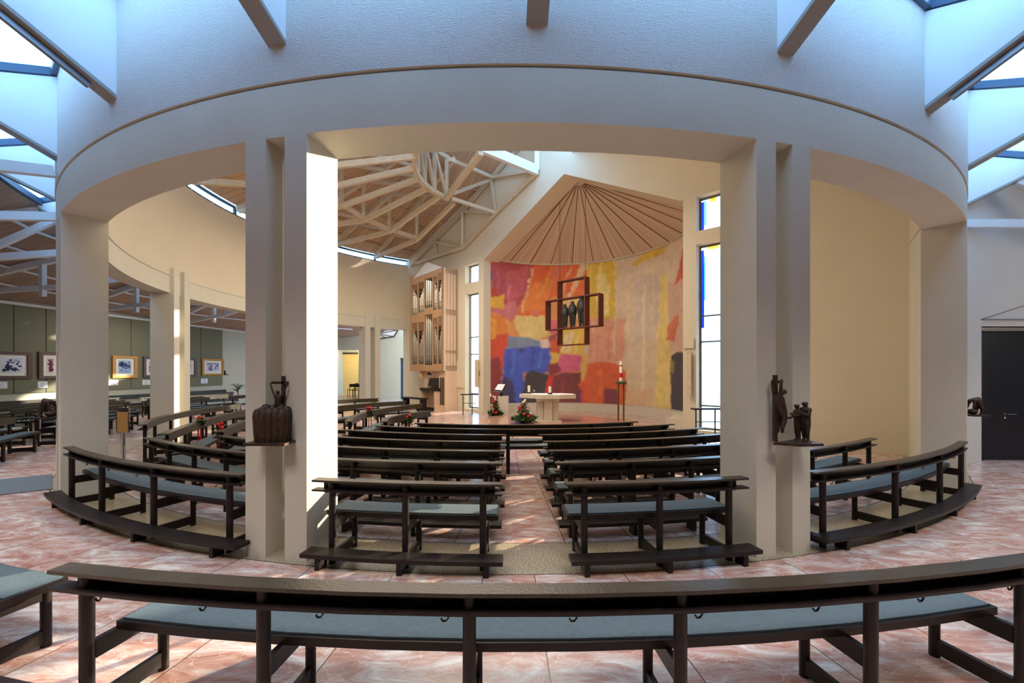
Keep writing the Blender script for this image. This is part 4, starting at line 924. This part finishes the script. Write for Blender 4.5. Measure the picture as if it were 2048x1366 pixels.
bm = bmesh.new(); wbox(bm, fr(.38), fr(.46), 1.55, 1.64, -.62, -.57) if False else wbox(bm, fr(.42), fr(.54), 1.56, 1.66, -.6, -.56); obj('display', bm, KEYB, con)
ob = empty('organ_bench', wallpt(fr(.4), 0, -1.3), 'dark wooden organ bench in front of the console', 'bench')
bm = bmesh.new(); wbox(bm, fr(.15), fr(.75), .50, .56, -1.5, -1.15); obj('seat', bm, PEW, ob)
for x in (.17, .70): bm = bmesh.new(); wbox(bm, fr(x), fr(x+.03), 0, .50, -1.48, -1.17); obj('side_panel', bm, PEW, ob)
bm = bmesh.new(); wbox(bm, fr(.2), fr(.7), .12, .24, -1.36, -1.3); obj('stretcher', bm, PEW, ob)
pedb = empty('organ_pedals', wallpt(fr(.8), 0, -.8), 'dark organ pedal board on the floor beside the bench', 'organ pedals')
bm = bmesh.new()
for i in range(12): wbox(bm, fr(.40)+i*.09, fr(.40)+i*.09+.04, .05, .10, -1.12, -.66)
wbox(bm, fr(.38), fr(.84), 0, .05, -1.13, -.62); obj('pedal_keys', bm, KEYB, pedb)

# ---------------------------------------------------------------- wall lamps and boards on the altar wall
for x0, x1, y0, y1, lab in ((954.5, 960, 719.5, 774, 'slim cream wall lamp beside the left altar window'), (1377, 1385, 704, 792, 'slim cream wall lamp beside the right altar window')):
    ta, z1_ = onwall(x0, y0); tb, _ = onwall(x1, y0); z0_ = onwall(x0, y1)[1]; bm = bmesh.new(); wbox(bm, ta, tb, z0_, z1_, -.14, -.05)
    t = empty('wall_lamp', wallpt(ta, z0_, -.1), lab, 'lamp'); obj('shade', bm, mat('lamp_shade', rgb(206, 188, 160), .5), t)
    bm = bmesh.new(); wbox(bm, ta+.02, tb-.02, (z0_+z1_)/2-.1, (z0_+z1_)/2+.1, -.05, 0); obj('bracket', bm, IRON, t)
for x0, x1, y0, y1, lab in ((1367.5, 1389, 678, 697, 'pale flat panel on the pier right of the mural'), (914, 929, 722, 775, 'pale boxed hymn panel on the pier beside the organ')):
    ta, z1_ = onwall(x0, y0); tb, _ = onwall(x1, y0); z0_ = onwall(x0, y1)[1]; bm = bmesh.new(); wbox(bm, ta, tb, z0_, z1_, -.05, 0)
    tag(obj('wall_panel', bm, SMOOTH), lab, 'panel')
def rail(label, px0, px1, yt, yb, Y):
    a, b = P(px0, yt, Y), P(px1, yt, Y); t = empty('standing_rail', (a.x, Y, 0), label, 'rail')
    bm = bmesh.new(); box(bm, a.x, b.x, Y-.09, Y+.09, a.z-.04, a.z); obj('top', bm, IRON, t)
    for x in (a.x+.1, b.x-.25):
        bm = bmesh.new(); tube(bm, [(x, Y, 0), (x, Y, a.z-.04)], .018, 8); obj('leg', bm, IRON, t)
    bm = bmesh.new(); box(bm, a.x+.1, b.x-.1, Y-.01, Y+.01, a.z*.55, a.z*.55+.02); obj('crossbar', bm, IRON, t)
rail('thin dark rail table before the left altar window', 921, 957, 788, 0, 16.6)
rail('thin dark rail table before the right altar window', 1384, 1450, 816, 0, 10.6)

# ---------------------------------------------------------------- altar, ambo, candles, flowers
ax, ay = 1.16, 13.55
t = empty('altar', (ax, ay, ZD), 'pale stone altar table with white cloth on a clustered stone foot', 'altar')
slab = [(-.9, .25), (-.55, .62), (.55, .66), (.92, .30), (.88, -.2), (.35, -.42), (-.25, -.42)]
def pslab(bm, pts, z0, z1, k=1.0): prism(bm, [(x*k, y*k) for x, y in pts], [], lambda a, b, s: Vector((ax+a, ay+b, s)), z0, z1)
bm = bmesh.new(); pslab(bm, slab, .86, .98); obj('tabletop', bm, STONE, t)
bm = bmesh.new(); pslab(bm, slab, .98, .988, .93); obj('cloth', bm, CLOTH, t)
bm = bmesh.new(); box(bm, ax-.36, ax+.36, ay-.3, ay+.4, .78, .86); obj('capital', bm, STONE, t)
for x in (-.24, 0, .24):
    bm = bmesh.new(); w_ = .10 if x else .13; box(bm, ax+x-w_+.0, ax+x+w_, ay-.24 if x == 0 else ay-.16, ay+.3, ZD, .78); obj('pier', bm, STONE, t)
bm = bmesh.new(); box(bm, ax-.28, ax+.28, ay-.1, ay+.2, ZD, .78); obj('core', bm, DARK, t)
bm = bmesh.new(); box(bm, ax-.40, ax+.42, ay-.32, ay+.42, ZD, ZD+.06); obj('base', bm, STONE, t)
def candle(label, px, y0, y1, Y, r, z=None, holder=True):
    p = P(px, y1, Y); z = p.z if z is None else z; h_ = P(px, y0, Y).z-z
    t = empty('candle', (p.x, Y, z), label, 'candle'); hb = .05 if holder else 0
    if holder: bm = bmesh.new(); lathe(bm, (p.x, Y, z), [(r*1.6, 0), (r*1.6, .05)], 14); obj('holder', bm, IRON, t)
    bm = bmesh.new(); lathe(bm, (p.x, Y, z+hb), [(r, 0), (r, h_-hb)], 14); obj('wax', bm, WAX, t, True)
    return t
candle('white candle in a dark holder at the middle of the altar', 1100, 773, 788, 13.45, .045, .989)
candle('short white candle at the left end of the altar', 1058, 771, 784, 13.85, .045, .989)
bm = bmesh.new(); p = P(1068, 787, 13.85); lathe(bm, (p.x, 13.85, .989), [(.03, 0), (.008, .01), (.008, .05), (.04, .08), (.045, .13)], 14)
tag(obj('glass_goblet', bm, glass('goblet_glass', (.85, .8, .85, 1), .3), smooth=True), 'small glass goblet on the altar beside the left candle', 'goblet')
p = P(1242, 843, 14.2); cx_, cy_ = p.x, 14.2
t = empty('candle_stand', (cx_, cy_, 0), 'tall bronze candle stand with two thin posts right of the altar', 'candle stand')
for x in (-.09, .09): bm = bmesh.new(); tube(bm, [(cx_+x, cy_, 0), (cx_+x, cy_, P(0, 766, 14.2).z)], .03, 10); obj('post', bm, mat('gilt_bronze', rgb(120, 92, 56), .4, metal=.5), t)
zt_ = P(0, 766, 14.2).z
bm = bmesh.new(); lathe(bm, (cx_, cy_, zt_), [(.14, -.03), (.19, 0), (.19, .03), (.14, .06)], 18); obj('bowl', bm, LEAF, t, True)
cn = candle('tall white paschal candle with red marks on the tall stand', 1242, 722, 763, 14.2, .055, zt_+.06, False)
zc_ = zt_+.06; bm = bmesh.new(); lathe(bm, (cx_, cy_, zc_+.12), [(.057, 0), (.057, .16)], 14); obj('red_mark', bm, RED, cn)
bm = bmesh.new(); lathe(bm, (cx_, cy_, zc_+.50), [(.057, 0), (.057, .05)], 14); obj('gold_mark', bm, GOLD, cn)
# ambo
Y = 16.4; a_, b_ = P(996, 792, Y), P(1017, 826, Y)
t = empty('ambo', ((a_.x+b_.x)/2, Y, 0), 'stone ambo block with a tilted reading desk in front of the blue of the mural', 'lectern')
bm = bmesh.new(); box(bm, a_.x, b_.x, Y-.2, Y+.2, 0, a_.z); obj('block', bm, STONE, t)
bm = bmesh.new(); q0, q1, q2, q3 = P(987, 781, Y-.2), P(1005, 783, Y-.2), P(1013, 768, Y+.1), P(995, 768, Y+.1); n_ = Vector((0, -.02, -.04))
hexa(bm, [q0, q1, q2, q3], [q0+n_, q1+n_, q2+n_, q3+n_]); obj('reading_desk', bm, IRON, t)
bm = bmesh.new(); k = .8; c_ = (q0+q1+q2+q3)/4; qs = [c_+(q-c_)*k+Vector((0, -.01, .012)) for q in (q0, q1, q2, q3)]; n_ = Vector((0, .004, .008)); hexa(bm, qs, [q+n_ for q in qs]); obj('open_book', bm, CLOTH, t)
bm = bmesh.new(); p = P(1003, 783, Y); beam(bm, (p.x, Y, a_.z*.6), (p.x, Y, p.z), .05, .1); obj('stem', bm, IRON, t)
bm = bmesh.new(); p = P(1009, 768, Y); tube(bm, [p, P(1011, 762, Y)], .012, 6); tube(bm, [P(1004, 760, Y), P(1018, 761, Y)], .018, 6); obj('microphone', bm, IRON, t)
def leafball(bm, c, r, n, rr, sz=.05, flat=1.0):
    for _ in range(n):
        d = Vector((rr.gauss(0, 1), rr.gauss(0, 1), rr.gauss(0, 1))).normalized()*r*(rr.random()**.4); d.z *= flat
        p = Vector(c)+d; u = Vector((rr.gauss(0, 1), rr.gauss(0, 1), rr.gauss(0, .6))).normalized(); v = u.cross(Vector((rr.random(), rr.random(), 1))).normalized()
        s = sz*(.6+rr.random()*.8); vs = [bm.verts.new(p-u*s), bm.verts.new(p+v*s*.35), bm.verts.new(p+u*s), bm.verts.new(p-v*s*.35)]; bm.faces.new(vs)
def arrangement(label, c, h_, w_, seed):
    rr = random.Random(seed); c = Vector(c); t = empty('flower_arrangement', c, label, 'flowers')
    bm = bmesh.new(); lathe(bm, c, [(.12, 0), (.15, .08), (.12, .12)], 14); obj('bowl', bm, IRON, t)
    bm = bmesh.new(); leafball(bm, c+Vector((0,0,.14)), w_*.5, 260, rr, .09, .3); leafball(bm, c+Vector((0,0,h_*.45)), w_*.24, 130, rr, .06, 1.5); tag(obj('foliage', bm, LEAF, t), kind='stuff')
    bm = bmesh.new(); leafball(bm, c+Vector((0,0,h_*.55)), w_*.2, 110, rr, .05, 1.6); tag(obj('dried_sprigs', bm, DRYL, t), kind='stuff')
    for i in range(9):
        a = rr.random()*6.28; q = rr.random(); p = c+Vector((math.cos(a)*w_*.3*(1-q*.6), math.sin(a)*w_*.3*(1-q*.6)-.06, .16+q*h_*.5)); bm = bmesh.new(); sph(bm, p, .042, seg=8); obj('red_bloom', bm, RED, t, True)
    for i in range(5):
        p = c+Vector((rr.gauss(0, .06), rr.gauss(0, .06), h_*(.78+.05*i))); bm = bmesh.new(); sph(bm, p, .035, seg=8); obj('cream_bloom', bm, WHITEP, t, True)
arrangement('tall red and cream flower arrangement on the floor left of the altar', (PZ(1046, 846).x, 13.2, ZD if False else .10), .74, .85, 1)
arrangement('red flower arrangement at the foot of the ambo', (P(991, 828, 16.0).x, 16.0, 0), .8, .6, 2)
p = P(981, 789, 16.3); t = empty('candlestick', (p.x, 16.3, 0), 'thin candlestick with a white candle left of the ambo', 'candle stand')
bm = bmesh.new(); tube(bm, [(p.x, 16.3, 0), (p.x, 16.3, p.z-.08)], .012, 8); lathe(bm, (p.x, 16.3, 0), [(.09, 0), (.09, .015)], 14); obj('stem', bm, IRON, t)
bm = bmesh.new(); lathe(bm, (p.x, 16.3, p.z-.08), [(.035, 0), (.035, .12)], 12); obj('candle', bm, WAX, t)
# flower posies tied to pew ends
def posy(label, px, py, Y, yb, white, seed):
    rr = random.Random(seed); p = P(px, py, Y); zb = P(px, yb, Y).z; t = empty('flower_posy', (p.x, Y, zb), label, 'flowers')
    bm = bmesh.new(); leafball(bm, p-Vector((0,0,.05)), .10, 90, rr, .05, 1.2); tag(obj('foliage', bm, LEAF, t), kind='stuff')
    for i in range(5): bm = bmesh.new(); sph(bm, p+Vector((rr.gauss(0, .035), rr.gauss(0, .03)-.04, rr.random()*.07)), .03, seg=8); obj('bloom', bm, WHITEP if (white and i < 2) else RED, t, True)
    bm = bmesh.new()
    for d in (-.018, .02): beam(bm, p+Vector((d, -.03, -.05)), (p.x+d*1.4, Y-.03, zb), .03, .006)
    obj('ribbon', bm, RIBBON, t)
posy('red and cream posy with red ribbon on a pew end at left', 401, 839, 8.1, 892, True, 4)
posy('red posy with red ribbon on a pew end, right of the cream one', 441, 855, 7.2, 898, False, 5)
posy('red posy on a pew end near the organ', 741, 822, 8.6, 855, False, 6)
posy('small red posy on the innermost pew by the altar', 821, 836, 9.4, 850, False, 8)
# sign stand
Y = 7.0; a_, b_ = P(235, 822, Y), P(257, 864, Y)
t = empty('sign_stand', ((a_.x+b_.x)/2, Y, 0), 'chrome stand with an upright wooden notice panel inside the drum at left', 'stand')
bm = bmesh.new(); box(bm, a_.x, b_.x, Y-.01, Y+.015, b_.z, a_.z-.02); obj('panel', bm, PANELW, t)
bm = bmesh.new()
for x in (a_.x-.008, b_.x+.008): beam(bm, (x, Y, b_.z-.01), (x, Y, a_.z+.05), .03, .014)
beam(bm, (a_.x, Y, a_.z+.03), (b_.x, Y, a_.z+.03), .03, .05); beam(bm, (a_.x, Y, b_.z-.01), (b_.x, Y, b_.z-.01), .03, .02); obj('frame', bm, CHROME, t)
xm = (a_.x+b_.x)/2; bm = bmesh.new(); tube(bm, [(xm, Y, .02), (xm, Y, b_.z)], .03, 12); obj('pole', bm, CHROME, t, True)
bm = bmesh.new()
for a in (.3, 2.4, 4.5): tube(bm, [(xm, Y, .12), (xm+.2*math.cos(a), Y+.2*math.sin(a), .08), (xm+.32*math.cos(a), Y+.32*math.sin(a), .015)], .012, 8)
obj('foot', bm, CHROME, t, True)
# potted palm
def plant(label, c, h_, seed):
    rr = random.Random(seed); c = Vector(c); t = empty('potted_palm', c, label, 'plant')
    bm = bmesh.new(); lathe(bm, c, [(.13, 0), (.18, .28), (.16, .28)], 14); obj('pot', bm, STONE, t)
    bm = bmesh.new(); tube(bm, [c+Vector((0,0,.2)), c+Vector((0,0,h_*.75))], .02, 6); obj('stem', bm, DRYL, t)
    for i in range(18):
        a = i*2.4; el = .2+rr.random()*.9; d = Vector((math.cos(a), math.sin(a), 0)); p0_ = c+Vector((0,0,h_*(.6+.2*rr.random()))); L_ = .5
        p1 = p0_+d*L_*.5+Vector((0,0,el*.25)); p2 = p0_+d*L_+Vector((0,0,el*.25-.08)); s = Vector((-d.y, d.x, 0))*.03
        bm = bmesh.new(); v = [bm.verts.new(x) for x in (p0_-s*.4, p0_+s*.4, p1+s, p1-s, p2)]; bm.faces.new(v[:4]); bm.faces.new((v[3], v[2], v[4])); obj('leaf', bm, LEAF, t)
p = P(476, 778, 19.5); plant('potted palm standing behind the left aisle pews near the pale wall', (p.x, 19.5, 0), 1.2, 3)
# chairs in the lobby behind
def chair(c, label):
    c = Vector(c); t = empty('chair', c, label, 'chair', None)
    bm = bmesh.new(); box(bm, c.x-.22, c.x+.22, c.y-.22, c.y+.22, c.z+.42, c.z+.46); obj('seat', bm, KEYB, t)
    bm = bmesh.new(); box(bm, c.x-.22, c.x+.22, c.y+.19, c.y+.22, c.z+.62, c.z+.84); obj('backrest', bm, KEYB, t)
    for x in (-.2, .2):
        for y in (-.2, .2): bm = bmesh.new(); box(bm, c.x+x-.015, c.x+x+.015, c.y+y-.015, c.y+y+.015, c.z, c.z+(.8 if y > 0 else .42)); obj('leg', bm, KEYB, t)
for i, (px, Y, lab) in enumerate(((703, 29.5, 'dark chair in the yellow room, left one of the front two'), (713, 29.0, 'dark chair in the yellow room, right one of the front two'), (714, 31.4, 'dark chair standing farther back in the yellow room'))):
    chair((at(px, Y), Y, 0), lab)
